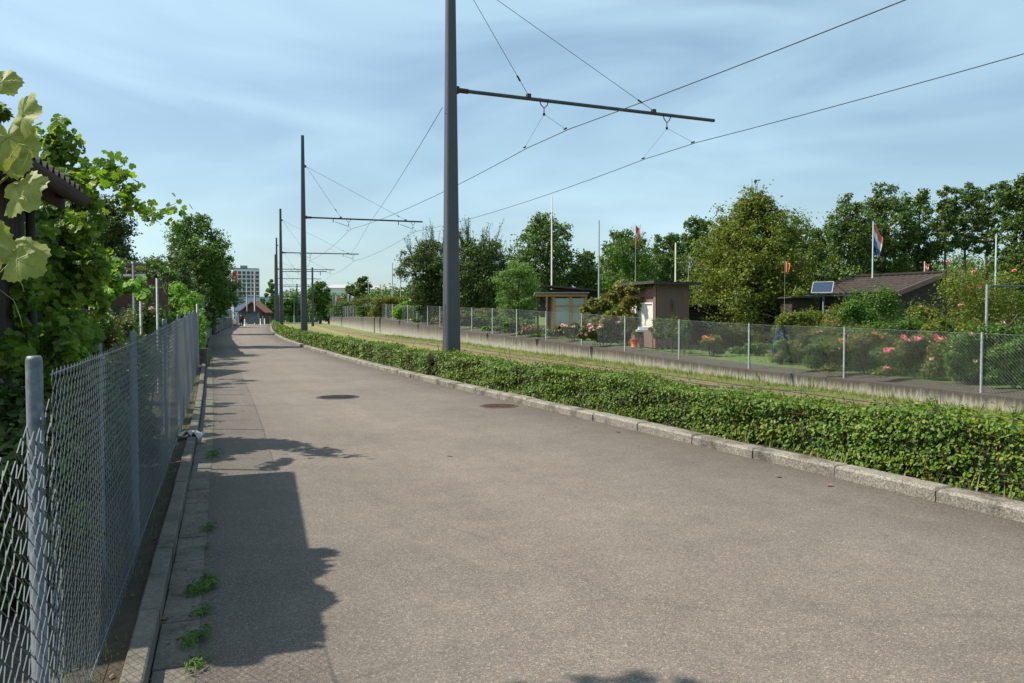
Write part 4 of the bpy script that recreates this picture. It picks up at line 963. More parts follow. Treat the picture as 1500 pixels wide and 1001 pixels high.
for i, (px, D, ty, wd_, dp_, mt, shp, fl, nf, lab) in enumerate(rows):
    D = wally(px)+D; wd_ *= 1.2*D/F; loc = gp(px, D); H = max(.35, az(ty, D)-loc[2]); far = D > 30
    shrub('garden_shrub', loc, H, wd_/2, dp_/2, lab, 'shrub', G[mt], 400+i, (.06 if D < 24 else .075) if not far else .12, int(min(12000, (3000 if not far else 2200)*max(1, wd_*H*.9))), shp, fl, nf, (1.0 if fl == 'palepink' else 1.35)*(1 if D < 24 else 1.5), nc=max(9, int(5*wd_*max(1,H))))
# small standard roses near the brown hut
for i, (px, D, ty, lab) in enumerate(((963,wally(963)+1.4,464,'small standard rose tree in front of the hut window'),(985,wally(985)+1.5,461,'slim standard rose tree before the brown hut corner'),(1003,wally(1003)+1.4,466,'young standard tree at the right side of the brown hut'))):
    loc = gp(px, D); H = az(ty, D)-loc[2]
    make_tree('standard_rose', loc, lab, 'tree', G['mid'], seed=90+i, H=H, base=H*.34, Rx=.27, nc=12, nl=1800, leaf=.06, lshape='oval', trunk_r=.022)
vine_mass('climbing_plant', 'vine with reddish and green leaves draped over the left side of the brown hut', [(at(px_,py_,wally(px_)+2.0+dd_*.4),(rx_,.4,rz_),n_) for px_,py_,dd_,rx_,rz_,n_ in ((905,430,.3,.7,.35,1300),(932,422,0,.5,.25,900),(880,446,.4,.6,.4,1100),(922,448,0,.45,.45,1100),(903,466,.1,.7,.45,1300),(875,474,.5,.5,.4,800),(925,474,-.2,.35,.35,700),(905,490,.2,.6,.35,700),(862,458,.8,.4,.4,500),(946,417,.2,.35,.14,350),(850,478,1.,.4,.35,400))], 38, G['autumn'], .11, 1.5)

# ------------------------------------------------------------------ huts and garden things on the right
def local(o, pts): return pts
# brown hut
DH = wally(962)+2.3; loc = gp(962, DH); z0 = loc[2]; H = az(417, DH)-z0; hr = empty('garden_hut', loc, 'brown flat roofed hut with curtained window, left of the big fruit tree', 'hut', rz=R(20))
# corner toward camera at origin; left wall runs to -x', right wall to +y'... rotated local frame
mb = MB(); NB = 12
for i in range(NB): mb.box((.055+.11*i+.0, .012, H/2), (.105, .03, H))              # right wall boards
mb.box((.66, 1.0, H/2), (1.30, 1.92, H-.02)); 
mb.build('wall', M['brown'], hr)
mb = MB().box((-.03+.0, .95, H-.22), (.03, 1.9, .42)).box((-.03,.08,H/2-.2),(.03,.14,H-.4)).box((-.03,1.06,.36),(.03,1.7,.7)); mb.build('side_wall', M['brown'], hr)
wf = MB()
wf.box((-.045,.18,1.17),(.05,.05,.88)).box((-.045,1.62,1.17),(.05,.05,.88)).box((-.045,.9,.75),(.05,1.49,.05)).box((-.045,.9,1.6),(.05,1.49,.05)).box((-.045,.75,1.17),(.045,.04,.82))
wo_ = wf.build('window', M['white'], hr); MB().box((-.02,.9,1.17),(.02,1.40,.82)).build('curtain', M['curtain'], wo_)
MB().box((.6,.9,H+.06), (1.85,2.6,.05), M=Matrix.Rotation(R(2), 3, 'Y')).box((.6,-.41,H+.04),(1.85,.03,.10)).box((-.34,.9,H+.07),(.03,2.6,.10)).build('roof', M['roofdark'], hr)
o = MB(); o.tube([(.62,-.05,H-.55),(.62,-.08,H-.95)], .03, 6).box((.62,-.03,H-.6),(.08,.05,.2)).build('wall_lamp', M['metal'], hr)
# dark low annex behind the fruit tree
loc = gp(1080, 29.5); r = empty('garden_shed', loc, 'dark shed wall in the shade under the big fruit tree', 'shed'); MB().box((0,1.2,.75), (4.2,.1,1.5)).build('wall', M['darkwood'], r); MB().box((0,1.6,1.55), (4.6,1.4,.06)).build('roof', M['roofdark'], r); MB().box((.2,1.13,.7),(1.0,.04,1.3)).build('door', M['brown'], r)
# letter box / bird table on post
DB = wally(941)+1.2; loc = gp(941, DB); r = empty('bird_table', loc, 'white box on a leaning wooden post before the brown hut', 'bird table'); zt = az(486,DB)-loc[2]
MB().tube([(-.06,0,0),(.0,0,zt)], .05, 6).build('post', M['bark'], r); MB().box((.02,0,zt+.03),(.46,.25,.07)).box((.02,0,zt+.11),(.36,.2,.1),taper=.8).build('box', M['white'], r)
loc = gp(929, wally(929)+1.6); o = MB().tube([(0,0,.0),(0,0,.26),(0,0,.28)], [.11,.15,.16], 12).build('flower_pot', M['redpot']); o.location = loc; tag(o, 'red plastic flower pot on the grass left of the leaning post', 'pot')
loc = gp(1150, wally(1150)+2.6); mb = MB(); V = []; Fs = []
for i in range(9):
    for j in range(9):
        u, v = i/8, j/8; V.append(((u-.5)*(.62-.25*v)-.12*v+.03*math.sin(v*9), .05*math.sin(u*11+v*4)+.2*(1-v), v*(.95-.12*u)-.04+.03*math.sin(u*5)))
for i in range(8):
    for j in range(8): q = i*9+j; Fs.append((q,q+9,q+10,q+1))
o = mb.add(V, Fs).build('tarpaulin', M['blue'], smooth=True); o.location = loc; sm = o.modifiers.new('thick','SOLIDIFY'); sm.thickness = .01; tag(o, 'crumpled blue plastic sheet behind the fence under the fruit tree', 'tarpaulin')
# greenhouse
DG = wally(828)+2.6; loc = gp(828, DG); r = empty('greenhouse', loc, 'small greenhouse of bright orange timber and glass', 'greenhouse'); z0 = loc[2]; H = az(434,DG)-z0
xs = [ax(p,DG)-loc[0] for p in (788,811,836,858)]
for i, xx in enumerate(xs): MB().box((xx, 0 if i else .3, H/2), (.09,.09,H)).build('timber_post', M['orange'] if i else M['bark'], r)
for xx in xs[1:]: MB().box((xx, 1.5, H/2), (.09,.09,H)).build('timber_post', M['orange'], r)
MB().box(((xs[0]+xs[3])/2, -.01, H+.02), (xs[3]-xs[0]+.15,.07,.08)).box(((xs[1]+xs[3])/2,-.0,H-.42),(xs[3]-xs[1],.05,.04)).build('top_beam', M['orange'], r)
MB().box(((xs[0]+xs[3])/2,.75,H+.10),(xs[3]-xs[0]+.3,1.8,.04), M=Matrix.Rotation(R(-3),3,'X')).build('roof', M['graypanel'], r)
def m_glass():
    m, n, b = newmat('old greenhouse glass'); b.inputs['Base Color'].default_value = (.55,.68,.62,1); b.inputs['Roughness'].default_value = .12; b.inputs['Alpha'].default_value = .38
    return m
M['glass'] = m_glass()
for a, b_ in ((1,2),(2,3)): MB().box(((xs[a]+xs[b_])/2,.02,H*.52),(xs[b_]-xs[a]-.1,.012,H*.86)).build('pane', M['glass'], r)
MB().box(((xs[1]+xs[3])/2,1.5,H*.5),(xs[3]-xs[1]-.1,.012,H*.9)).build('pane', M['glass'], r)
loc = gp(840, 37); r = empty('garden_hut', loc, 'dark low hut with a thin flat roof behind the greenhouse', 'hut'); H = az(424,37)-loc[2]
MB().box((0,1,H/2),(2.4,1.8,H)).build('wall', M['darkwood'], r); MB().box((0,.8,H+.04),(3.1,2.4,.07), M=Matrix.Rotation(R(5),3,'Y')).build('roof', M['roofdark'], r); MB().box((-.9,.08,1.2),(.5,.05,.6)).build('window', M['bwindow'], r)
loc = gp(700, 54); r = empty('garden_hut', loc, 'pale red hut half hidden beneath the dark plum trees', 'hut'); H = az(444,54)-loc[2]
MB().box((.6,1.6,H/2),(4,2,H)).build('wall', M['brick'], r); MB().box((.6,1.5,H+.05),(4.6,2.6,.08)).build('roof', M['redroof'], r)
# tiled hut
D = 29; loc = gp(1311, D); z0 = loc[2]; r = empty('garden_hut', loc, 'dark hut with a weathered tiled gable roof on the right', 'hut', rz=R(-60))
ze = az(427, D-1.8)-z0; zr = az(404, D)-z0; Lh = 3.1; Wh = 2.15
mb = MB()
nt_ = 16; nrw = 7
def tiles(mb, side):
    for k in range(nrw):
        f0, f1 = k/nrw, (k+1)/nrw
        ya, yb = side*(Wh+.35)*(1-f0), side*(Wh+.35)*(1-f1); za, zb = ze-.05+(zr-ze+.05)*f0+.03, ze-.05+(zr-ze+.05)*f1
        V = []; Fs = []; NS = nt_*6
        for i in range(NS+1):
            x = -Lh/2-.3+(Lh+.6)*i/NS; wv = .018*math.sin(i/6*2*math.pi)
            V += [(x, ya, za-.03+wv), (x, ya, za+wv), (x, yb, zb+wv)]
        for i in range(NS):
            q = i*3; Fs += [(q,q+3,q+4,q+1),(q+1,q+4,q+5,q+2)]
        mb.add(V, Fs)
tiles(mb, -1); tiles(mb, 1); mb.tube([(-Lh/2-.3,0,zr+.03),(Lh/2+.3,0,zr+.03)], .07, 8); mb.build('roof', M['rooftile'], r)
mb = MB(); mb.add([(-Lh/2,-Wh,0),(Lh/2,-Wh,0),(Lh/2,Wh,0),(-Lh/2,Wh,0),(-Lh/2,-Wh,ze),(Lh/2,-Wh,ze),(Lh/2,Wh,ze),(-Lh/2,Wh,ze),(-Lh/2,0,zr-.06),(Lh/2,0,zr-.06)],
   [(0,1,5,4),(2,3,7,6),(1,2,6,9,5),(3,0,4,8,7)]); mb.build('wall', M['darkwood'], r)
for xe in (-Lh/2-.31, Lh/2+.31):
    mb = MB()
    for s in (-1,1):
        dy, dz = (Wh+.4), zr-ze+.05; a_ = math.atan2(dz, dy); mb.box((xe, s*dy/2, (ze-.05+zr)/2-.04), (.03, math.hypot(dy,dz)+.05, .16), M=Matrix.Rotation(-s*a_, 3, 'X'))
    mb.build('bargeboard', M['brown'], r)
mb = MB(); mb.box((-.9,-Wh-.02,1.1),(.7,.04,.7)); w1 = mb.build('window', M['white'], r); MB().box((-.9,-Wh-.045,1.1),(.6,.02,.6)).build('pane', M['bwindow'], w1)
# solar panel
x, y, z = at(1205, 422, 25.5); g0 = gz(x, y); r = empty('solar_panel', (x, y, g0), 'tilted blue solar panel left of the tiled hut', 'solar panel', rz=R(-30))
Mx = Matrix.Rotation(R(42),3,'X')
MB().box((0,0,z-g0),(.60,.50,.03),M=Mx).build('panel', M['solar'], r)
fr = MB()
for (cx_, cy_, a, b) in ((-.31,0,.02,.54),(.31,0,.02,.54),(0,-.26,.64,.02),(0,.26,.64,.02)):
    v = Mx@Vector((cx_, cy_, .012)); fr.box((v.x, v.y, z-g0+v.z), (a,b,.045), M=Mx)
fr.build('frame', M['pole'], r); MB().tube([(.38,.2,z-g0+.1),(.75,.1,z-g0-.2)], .015, 5).tube([(0,.2,0),(0,.2,z-g0)], .03, 6).tube([(-.5,-.1,z-g0-.25),(.9,-.1,z-g0-.25)], .025, 5).build('support', M['metal'], r)
loc = gp(1178, 27.5); r = empty('garden_shed', loc, 'small dark shed with flat roof between fruit tree and solar panel', 'shed'); H = az(436,26.5)-loc[2]; MB().box((0,.8,H/2),(.7,1.2,H)).build('wall', M['darkwood'], r); MB().box((0,.7,H+.03),(1.0,1.7,.05)).build('roof', M['roofdark'], r)
# metal frame right
DF = wally(1445)+1.7; loc = gp(1445, DF); r = empty('metal_frame', loc, 'bare galvanised tube frame behind the fence near the right edge', 'frame'); H = az(417,DF)-loc[2]
MB().tube([(0,0,0),(0,0,H)], .028, 8).build('post', M['metal'], r); MB().tube([(0.06,0,H-.03),(2.2,.3,H-.03)], .022, 8).build('rail', M['metal'], r); MB().tube([(2.2,.3,0),(2.2,.3,H)], .028, 8).build('post', M['metal'], r)
x, y, z = at(1480, 480, wally(1480)+1.6); o = MB().tube([(-.35,0,-.42),(.15,0,.28)], .012, 6).build('garden_stake', M['bark']); o.location = (x,y,z); tag(o, 'grey slanting stake behind the fence at the right edge', 'stake')

# ------------------------------------------------------------------ poles and flags
def m_flag(name, fn):
    m, n, b = newmat(name); t = n.nodes.new('ShaderNodeTexCoord'); s = n.nodes.new('ShaderNodeSeparateXYZ'); n.links.new(t.outputs['UV'], s.inputs['Vector']); n.links.new(fn(n, s), b.inputs['Base Color']); b.inputs['Roughness'].default_value = .8; return m
def stripes(cols, axis='X'):
    def f(n, s):
        r = n.nodes.new('ShaderNodeValToRGB'); r.color_ramp.interpolation = 'CONSTANT'; e = r.color_ramp.elements
        while len(e) < len(cols): e.new(.5)
        for i, c in enumerate(cols): e[i].position = i/len(cols); e[i].color = (*c, 1)
        n.links.new(s.outputs[axis], r.inputs['Fac']); return r.outputs['Color']
    return f
def cross(n, s):
    def band(o, h):
        a = n.nodes.new('ShaderNodeMath'); a.operation = 'SUBTRACT'; a.inputs[1].default_value = .5; n.links.new(o, a.inputs[0])
        b = n.nodes.new('ShaderNodeMath'); b.operation = 'ABSOLUTE'; n.links.new(a.outputs[0], b.inputs[0])
        c = n.nodes.new('ShaderNodeMath'); c.operation = 'LESS_THAN'; c.inputs[1].default_value = h; n.links.new(b.outputs[0], c.inputs[0]); return c.outputs[0]
    def mul(a, b): m = n.nodes.new('ShaderNodeMath'); m.operation = 'MULTIPLY'; n.links.new(a, m.inputs[0]); n.links.new(b, m.inputs[1]); return m.outputs[0]
    u, v = s.outputs['X'], s.outputs['Y']; m = n.nodes.new('ShaderNodeMath'); m.operation = 'MAXIMUM'; n.links.new(mul(band(u,.1), band(v,.31)), m.inputs[0]); n.links.new(mul(band(u,.31), band(v,.1)), m.inputs[1])
    return mixc(n, m.outputs[0], (.62,.03,.03), (.75,.75,.75))
RD = (.6,.04,.035); WH = (.72,.72,.7); BL = (.05,.09,.35); GN = (.03,.25,.08)
FM = {'cross': m_flag('red flag with white cross', cross), 'rwb': m_flag('red white blue flag', stripes([(.10,.14,.42),WH,(.62,.16,.10)], 'Y')), 'gwr': m_flag('green white red flag', stripes([GN,WH,RD])), 'bw': m_flag('white and black flag', stripes([WH,(.03,.03,.03),WH,WH])), 'rw': m_flag('red white pennant', stripes([RD,WH,RD], 'Y')), 'or': m_flag('orange pennant', stripes([(.65,.22,.07)]*2)), 'w': m_flag('pale flag', stripes([WH,(.3,.35,.6)]))}
def flagpole(px, D, ty, label, ground=None, by=None, rad=.035, flag=None, fh=.6, fl=.35, fy=None, mat='pole', cat='flagpole', ball=False, fold=.5, group=None):
    x = ax(px, D); g = gz(x, D) if ground is None else ground
    if by: g = az(by, D)
    z = az(ty, D)-g; r = empty('flagpole' if flag else 'pole', (x, D, g), label, cat if flag else 'pole', group)
    MB().tube([(0,0,-.1),(0,0,z)], [rad, rad*.7], 8).build('shaft', M[mat], r)
    if ball: MB().tube([(0,0,z-.02),(0,0,z+.05),(0,0,z+.1)], [.03,.07,.01], 8).box((.08,0,z+.1),(.22,.05,.03)).build('finial', M['darkwood'], r)
    if flag:
        zt = z-.05 if fy is None else az(fy, D)-g; V = []; Fs = []; UV = []; N1, N2 = 14, 12
        for i in range(N1+1):
            for j in range(N2+1):
                u, v = i/N1, j/N2; drop = u*fold*fh*.55
                V.append((u*fl*(.55+.45*v)+rad, .05*math.sin(u*10+v*1.5)*(.3+u), zt-fh*(1-v)-drop)); UV.append((u, v))
        for i in range(N1):
            for j in range(N2): q = i*(N2+1)+j; Fs.append((q,q+N2+1,q+N2+2,q+1))
        MB().add(V, Fs).build('flag', FM[flag], r, smooth=True, uv=UV)
    return r
flagpole(808, 40, 288, 'tallest white pole, between pale tree and greenhouse', rad=.042)
flagpole(812, 40.2, 420, 'thin cord pole leaning beside the tallest white pole', rad=.012, mat='metal')
flagpole(877, 36, 323, 'bare grey pole left of the bushy hazel', rad=.04, mat='metal')
flagpole(575, 85, 385, 'short dark pole left of the plum trees', rad=.07, mat='metal'); flagpole(587, 80, 378, 'slim dark pole touching the left plum tree', rad=.05, mat='mast')
flagpole(540, 110, 405, 'thin distant pole by the rounded far tree', rad=.06, mat='metal')
flagpole(930.5, 44, 329, 'pole with a limp red flag with white cross above the bushy hazel', rad=.018, mat='metal', flag='cross', fh=.95, fl=.17, fold=.35)
flagpole(989, 33, 356, 'white and red pole rising behind the brown hut', rad=.04)
flagpole(1008, 40, 372, 'thin grey pole with small white pennant right of the brown hut pole', rad=.02, mat='metal', flag='w', fh=.6, fl=.15)
flagpole(1104.5, 31, 268, 'pole with dark ornament above the top of the big fruit tree', rad=.02, mat='metal', ball=True)
flagpole(1149, 27.5, 380, 'stick with hanging orange pennant in front of the big fruit tree', rad=.006, mat='metal', flag='or', fh=.36, fl=.16)
flagpole(1277, 29.5, 324, 'flagpole with red white and blue flag above the tiled hut', rad=.03, mat='bluepanel', flag='rwb', fh=.72, fl=.33, fold=1.5)
flagpole(1353, 29.5, 383, 'short red and white marker on the tiled hut ridge', rad=.02, flag='rw', fh=.28, fl=.12, by=404)
flagpole(1457, 60, 343, 'pale blue grey pole before the slender wood trees', rad=.07, mat='bluepanel')
flagpole(1408, 23, 398, 'weathered stake in the rose thicket', rad=.03, mat='metal')
flagpole(904, 35, 418, 'small pale pennant pole behind the greenhouse hut', rad=.012, mat='metal', by=445, flag=None)
flagpole(838, 38, 417, 'tiny white and blue flag above the greenhouse hut roof', rad=.012, mat='metal', flag='w', fh=.3, fl=.16)
flagpole(488, 112, 431, 'small green white and red flag above the far fence', ground=.8, rad=.04, mat='metal', flag='gwr', fh=1.5, fl=.8)
flagpole(509, 112, 430, 'small white and black flag above the far fence', ground=.8, rad=.04, mat='metal', flag='bw', fh=1.5, fl=.9)
flagpole(530, 108, 443, 'tiny pale pennant above the far fence', ground=.8, rad=.04, mat='metal', flag='or', fh=.7, fl=.5)
flagpole(340.5, 90, 397, 'pole with limp red and white flag before the tower block', ground=0, rad=.04, mat='metal', flag='cross', fh=1.9, fl=.6, fold=.4)
flagpole(362, 120, 415, 'thin dark lighting pole left of the far brown house', ground=0, rad=.09, mat='mast'); flagpole(373.5, 125, 398, 'thicker dark pole in front of the far brown house', ground=0, rad=.16, mat='mast')
# white mesh board
D = 62; x = ax(613, D); g = gz(x, D); r = empty('mesh_board', (x, D, g), 'white framed mesh board on a post above the far fence', 'board'); z1, z0 = az(431,D)-g, az(447,D)-g
mb = MB()
for a in np.linspace(-.7,.75,9): mb.tube([(a,0,z0),(a+.05,0,z1)], .018, 4)
for b in np.linspace(z0,z1,6): mb.tube([(-.75,0,b),(.8,0,b)], .018, 4)
mb.build('mesh', M['white'], r); MB().tube([(-.6,.1,0),(-.6,.1,z1)], .05, 6).tube([(.6,.1,0),(.6,.1,z1)], .05, 6).build('post', M['white'], r)
# street lamp, far
D = 125; x = ax(431,D); r = empty('street_lamp', (x,D,0), 'pale street lamp between the third and second masts', 'lamp'); z = az(437,D)
MB().tube([(0,0,0),(0,0,z-.5),(-.3,0,z-.1),(-1.1,0,z)], .08, 6).build('post', M['metal'], r); MB().box((-1.5,0,z),(.9,.3,.14)).build('lamp_head', M['white'], r)

# ------------------------------------------------------------------ far buildings
D = 420; x, y, zt = at(360, 395, D); r = empty('apartment_tower', (x, D, -.7), 'pale multi storey tower block far down the path', 'building', rz=R(22))
W1, W2 = 13.2, 7; H = zt+.7; wh = MB(); wh.box((0,0,H/2),(W1,W2,H)).build('wall', M['bwall'], r)
wm = MB().box((0,0,0),(1.55,.16,1.5)).build('window', M['bwindow'], r); wdw = wm
nb, nf = 6, 12; first = True
for i in range(nb):
    for j in range(nf):
        o = wm if first else wm.copy()
        if not first: scene.collection.objects.link(o); o.parent = r
        first = False; o.location = (-W1/2+1.1+i*(W1-2.2)/(nb-1), -W2/2-.02, H-1.9-j*2.15)
for i in range(2):
    for j in range(nf):
        o = wm.copy(); scene.collection.objects.link(o); o.parent = r; o.location = (W1/2+.02, -W2/2+2+i*3, H-1.9-j*2.15); o.rotation_euler = (0,0,math.pi/2)
for j in range(nf):
    MB().box((0,-W2/2-.35,H-2.85-j*2.15),(W1+.1,.6,.32)).build('balcony', M['bwall'], r)
MB().box((0,0,H+.25),(W1*.98,W2*.9,.5)).build('roof', M['bwindow'], r); MB().box((-1,0,H+1.2),(3.6,2.5,1.6)).build('roof_plant', M['graypanel'], r)
D = 240; x, y, zt = at(372, 436, D); r = empty('warehouse', (x, D, -.7), 'low pale blue clad building below the tower block', 'building'); H = zt+.7
MB().box((0,2,H/2),(11,6,H)).build('wall', M['bluesheet'], r); MB().box((0,2,H+.1),(11.3,6.3,.2)).build('roof', M['farroof'], r)
D = 135; x = ax(375, D); r = empty('brown_house', (x, D, 0), 'small reddish brown gabled house at the end of the path', 'house', rz=R(3)); ze = az(456,D); zr = az(444,D)
Wh, Lh = 1.7, 2.4; mb = MB(); mb.add([(-Wh,-Lh,-.2),(Wh,-Lh,-.2),(Wh,Lh,-.2),(-Wh,Lh,-.2),(-Wh,-Lh,ze),(Wh,-Lh,ze),(Wh,Lh,ze),(-Wh,Lh,ze),(0,-Lh,zr),(0,Lh,zr)],[(0,1,5,8,4),(1,2,6,5),(2,3,7,9,6),(3,0,4,7)]); mb.build('wall', M['brick'], r)
mb = MB()
for s in (-1,1): 
    dy, dz = Wh+.5, (zr-ze)*(Wh+.5)/Wh; mb.add([(0,-Lh-.4,zr+.05),(0,Lh+.4,zr+.05),(s*dy,Lh+.4,zr-dz+.05),(s*dy,-Lh-.4,zr-dz+.05),(0,-Lh-.4,zr+.2),(0,Lh+.4,zr+.2),(s*dy,Lh+.4,zr-dz+.2),(s*dy,-Lh-.4,zr-dz+.2)],[(0,1,2,3),(4,5,6,7),(0,3,7,4),(1,2,6,5),(2,3,7,6)])
mb.build('roof', M['redroof'], r)
for xx in (-.8, .8): MB().box((xx,-Lh-.02,1.2),(.7,.08,.9)).build('window', M['white'], r)
r = empty('bus_shelter', (ax(362,118), 118, 0), 'open flat roofed shelter at the far left end of the path', 'shelter'); zt = az(456,118)
MB().box((0,0,zt),(3.2,1.6,.12)).build('roof', M['bwindow'], r)
for xx in (-1.5,1.5): MB().tube([(xx,0,0),(xx,0,zt)], .06, 6).build('post', M['metal'], r)
MB().box((0,.7,zt*.55),(3,.04,zt*.8)).build('back_panel', M['bluepanel'], r)
for (px0, px1, ty, D, lab) in ((479,512,416,330,'long pale roofed hall behind the small flags'),(428,447,421,330,'pale hall showing between the second and third masts'),(544,566,418,330,'pale roof showing right of the rounded far tree')):
    xa, xb = ax(px0,D), ax(px1,D); r = empty('industrial_hall', ((xa+xb)/2, D, -.7), lab, 'building'); H = az(ty,D)+.7
    MB().box((0,5,H/2-.8),(xb-xa,10,H-1.6)).build('wall', M['bwall'], r); MB().add([(-(xb-xa)/2-.5,-.5,H-1.7),((xb-xa)/2+.5,-.5,H-1.7),((xb-xa)/2,8,H),(-(xb-xa)/2,8,H)],[(0,1,2,3)]).build('roof', M['farroof'], r)
# green wire fence far
x0 = ax(385,128); r = empty('wire_fence', (x0,128,0), 'low green wire fence across the far end of the track', 'fence'); mb = MB()
xe = ax(472,128)-x0
for s in np.arange(0, xe, .35): mb.box((s,0,.65),(.05,.03,1.2))
for z in (.1,.5,.9,1.2): mb.box((xe/2,0,z),(xe,.04,.04))
mb.build('mesh_panel', M['greenmesh'], r)
for s in np.arange(0, xe, 2.5): MB().tube([(s,0,0),(s,0,1.35)], .05, 6).build('post', M['greenmesh'], r)
for i,(px, D, lab) in enumerate(((358.5,108,'short white bollard at the left side of the far path end'),(381.5,122,'white bollard before the far brown house'),(387.5,122,'white marker post right of the far brown house door'))):
    o = MB().tube([(0,0,0),(0,0,.85),(0,0,.95)], [.09,.09,.04], 8).build('bollard', M['white']); o.location = (ax(px,D),D,0); tag(o, lab, 'bollard', 'white posts at the far end of the path')

# ------------------------------------------------------------------ people (far)
def person(px, D, topy, label, top, leg, h=1.7, stride=.18, bag=None):
    x = ax(px, D); r = empty('person', (x, D, 0), label, 'person'); s = h/1.75
    J = {'pel':(0,0,.95),'chest':(0,0,1.32),'neck':(0,0,1.50),'head':(0,-.01,1.62),'crown':(0,0,1.72),
         'lh':(-.10,0,.92),'lk':(-.11,-stride*.6,.50),'la':(-.11,-stride*.7,.08),'lt':(-.11,-stride*.7-.16,.03),
         'rh':(.10,0,.92),'rk':(.11,stride*.2,.50),'ra':(.11,stride*.9,.10),'rt':(.11,stride*.9-.14,.03),
         'ls':(-.19,0,1.42),'le':(-.25,.05,1.14),'lw':(-.25,-.08,.90),'lhd':(-.24,-.12,.80),
         'rs':(.19,0,1.42),'re':(.25,-.02,1.14),'rw':(.25,.10,.92),'rhd':(.24,.12,.82)}
    RR = {'pel':.15,'chest':.17,'neck':.06,'head':.095,'crown':.06,'lh':.09,'lk':.06,'la':.042,'lt':.035,'rh':.09,'rk':.06,'ra':.042,'rt':.035,'ls':.065,'le':.045,'lw':.03,'lhd':.03,'rs':.065,'re':.045,'rw':.03,'rhd':.03}
    E = [('pel','chest'),('chest','neck'),('neck','head'),('head','crown'),('pel','lh'),('lh','lk'),('lk','la'),('la','lt'),('pel','rh'),('rh','rk'),('rk','ra'),('ra','rt'),('chest','ls'),('ls','le'),('le','lw'),('lw','lhd'),('chest','rs'),('rs','re'),('re','rw'),('rw','rhd')]
    def skin(name, keys, edges, grow, mat):
        me = bpy.data.meshes.new(name); ks = list(keys); me.from_pydata([tuple(c*s for c in J[k]) for k in ks], [(ks.index(a), ks.index(b)) for a, b in edges], [])
        o = bpy.data.objects.new(name, me); scene.collection.objects.link(o); o.parent = r; m = o.modifiers.new('skin','SKIN')
        for i, k in enumerate(ks): me.skin_vertices[0].data[i].radius = ((RR[k]+grow)*s,)*2
        me.skin_vertices[0].data[0].use_root = True; sb = o.modifiers.new('sub','SUBSURF'); sb.levels = 1; sb.render_levels = 2; me.materials.append(mat); return o
    skin('body', J.keys(), E, 0, M['skin'])
    tk = ['chest','pel','ls','le','rs','re','lw','rw']; skin('jacket', tk, [('pel','chest'),('chest','ls'),('ls','le'),('chest','rs'),('rs','re'),('le','lw'),('re','rw')], .018, M[top])
    lk_ = ['pel','lh','lk','la','rh','rk','ra']; skin('trousers', lk_, [('pel','lh'),('lh','lk'),('lk','la'),('pel','rh'),('rh','rk'),('rk','ra')], .02, M[leg])
    hb = MB(); P_ = []
    V = []; Fs = []; 
    for i in range(7):
        for j in range(12):
            th = math.pi*.62*i/6; ph = 2*math.pi*j/12; V.append((.108*s*math.sin(th)*math.cos(ph), .012+.115*s*math.sin(th)*math.sin(ph), 1.645*s+.115*s*math.cos(th)))
    for i in range(6):
        for j in range(12): Fs.append((i*12+j, i*12+(j+1)%12, i*12+12+(j+1)%12, i*12+12+j))
    hb.add(V, Fs).build('hair', M['hair'], r, smooth=True)
    return r
person(353.5, 100, 460, 'person in dark red top walking close to the panel wall', 'clothred', 'clothdark')
person(370.5, 150, 462, 'person in white top standing in front of the far brown house', 'clothwhite', 'clothdark', stride=.1)
person(375.5, 152, 462, 'person in dark clothes beside the one in the white top', 'clothdark', 'clothdark', stride=.14)

# ------------------------------------------------------------------ street details
def manhole(px, py, w, label, mat):
    d = ray(px, py); k = -CAMZ/d[2]; x, y = d[0]*k, d[1]*k; r = empty('manhole_cover', (x, y, 0), label, 'manhole cover'); Rr = w/2
    def ring(ra, rb, z, n=40):
        V = []; Fs = []
        for i in range(n): a = 2*math.pi*i/n; V += [(ra*math.cos(a), ra*math.sin(a), z), (rb*math.cos(a), rb*math.sin(a), z)]
        for i in range(n): Fs.append((2*i, 2*i+1, 2*((i+1)%n)+1, 2*((i+1)%n)))
        return V, Fs
    fr = MB(); fr.add(*ring(Rr*.86, Rr, .006)); fr.build('frame', M['rust'] if mat == 'rust' else M['iron'], r)
    mb = MB(); mb.add([(Rr*.83*math.cos(a), Rr*.83*math.sin(a), .005) for a in np.linspace(0,2*math.pi,41)[:-1]], [tuple(range(40))])
    for q in np.arange(-.8,.81,.2):
        L_ = math.sqrt(1-(q)**2)*Rr*.78; mb.box((0, q*Rr*.78, .007), (2*L_, .025, .006))
    mb.build('cover', M[mat], r)
manhole(495, 582, .80, 'round dark manhole cover in the sunlit middle of the path', 'iron')
manhole(731, 595, .66, 'rusty manhole cover close to the granite kerb', 'rust')
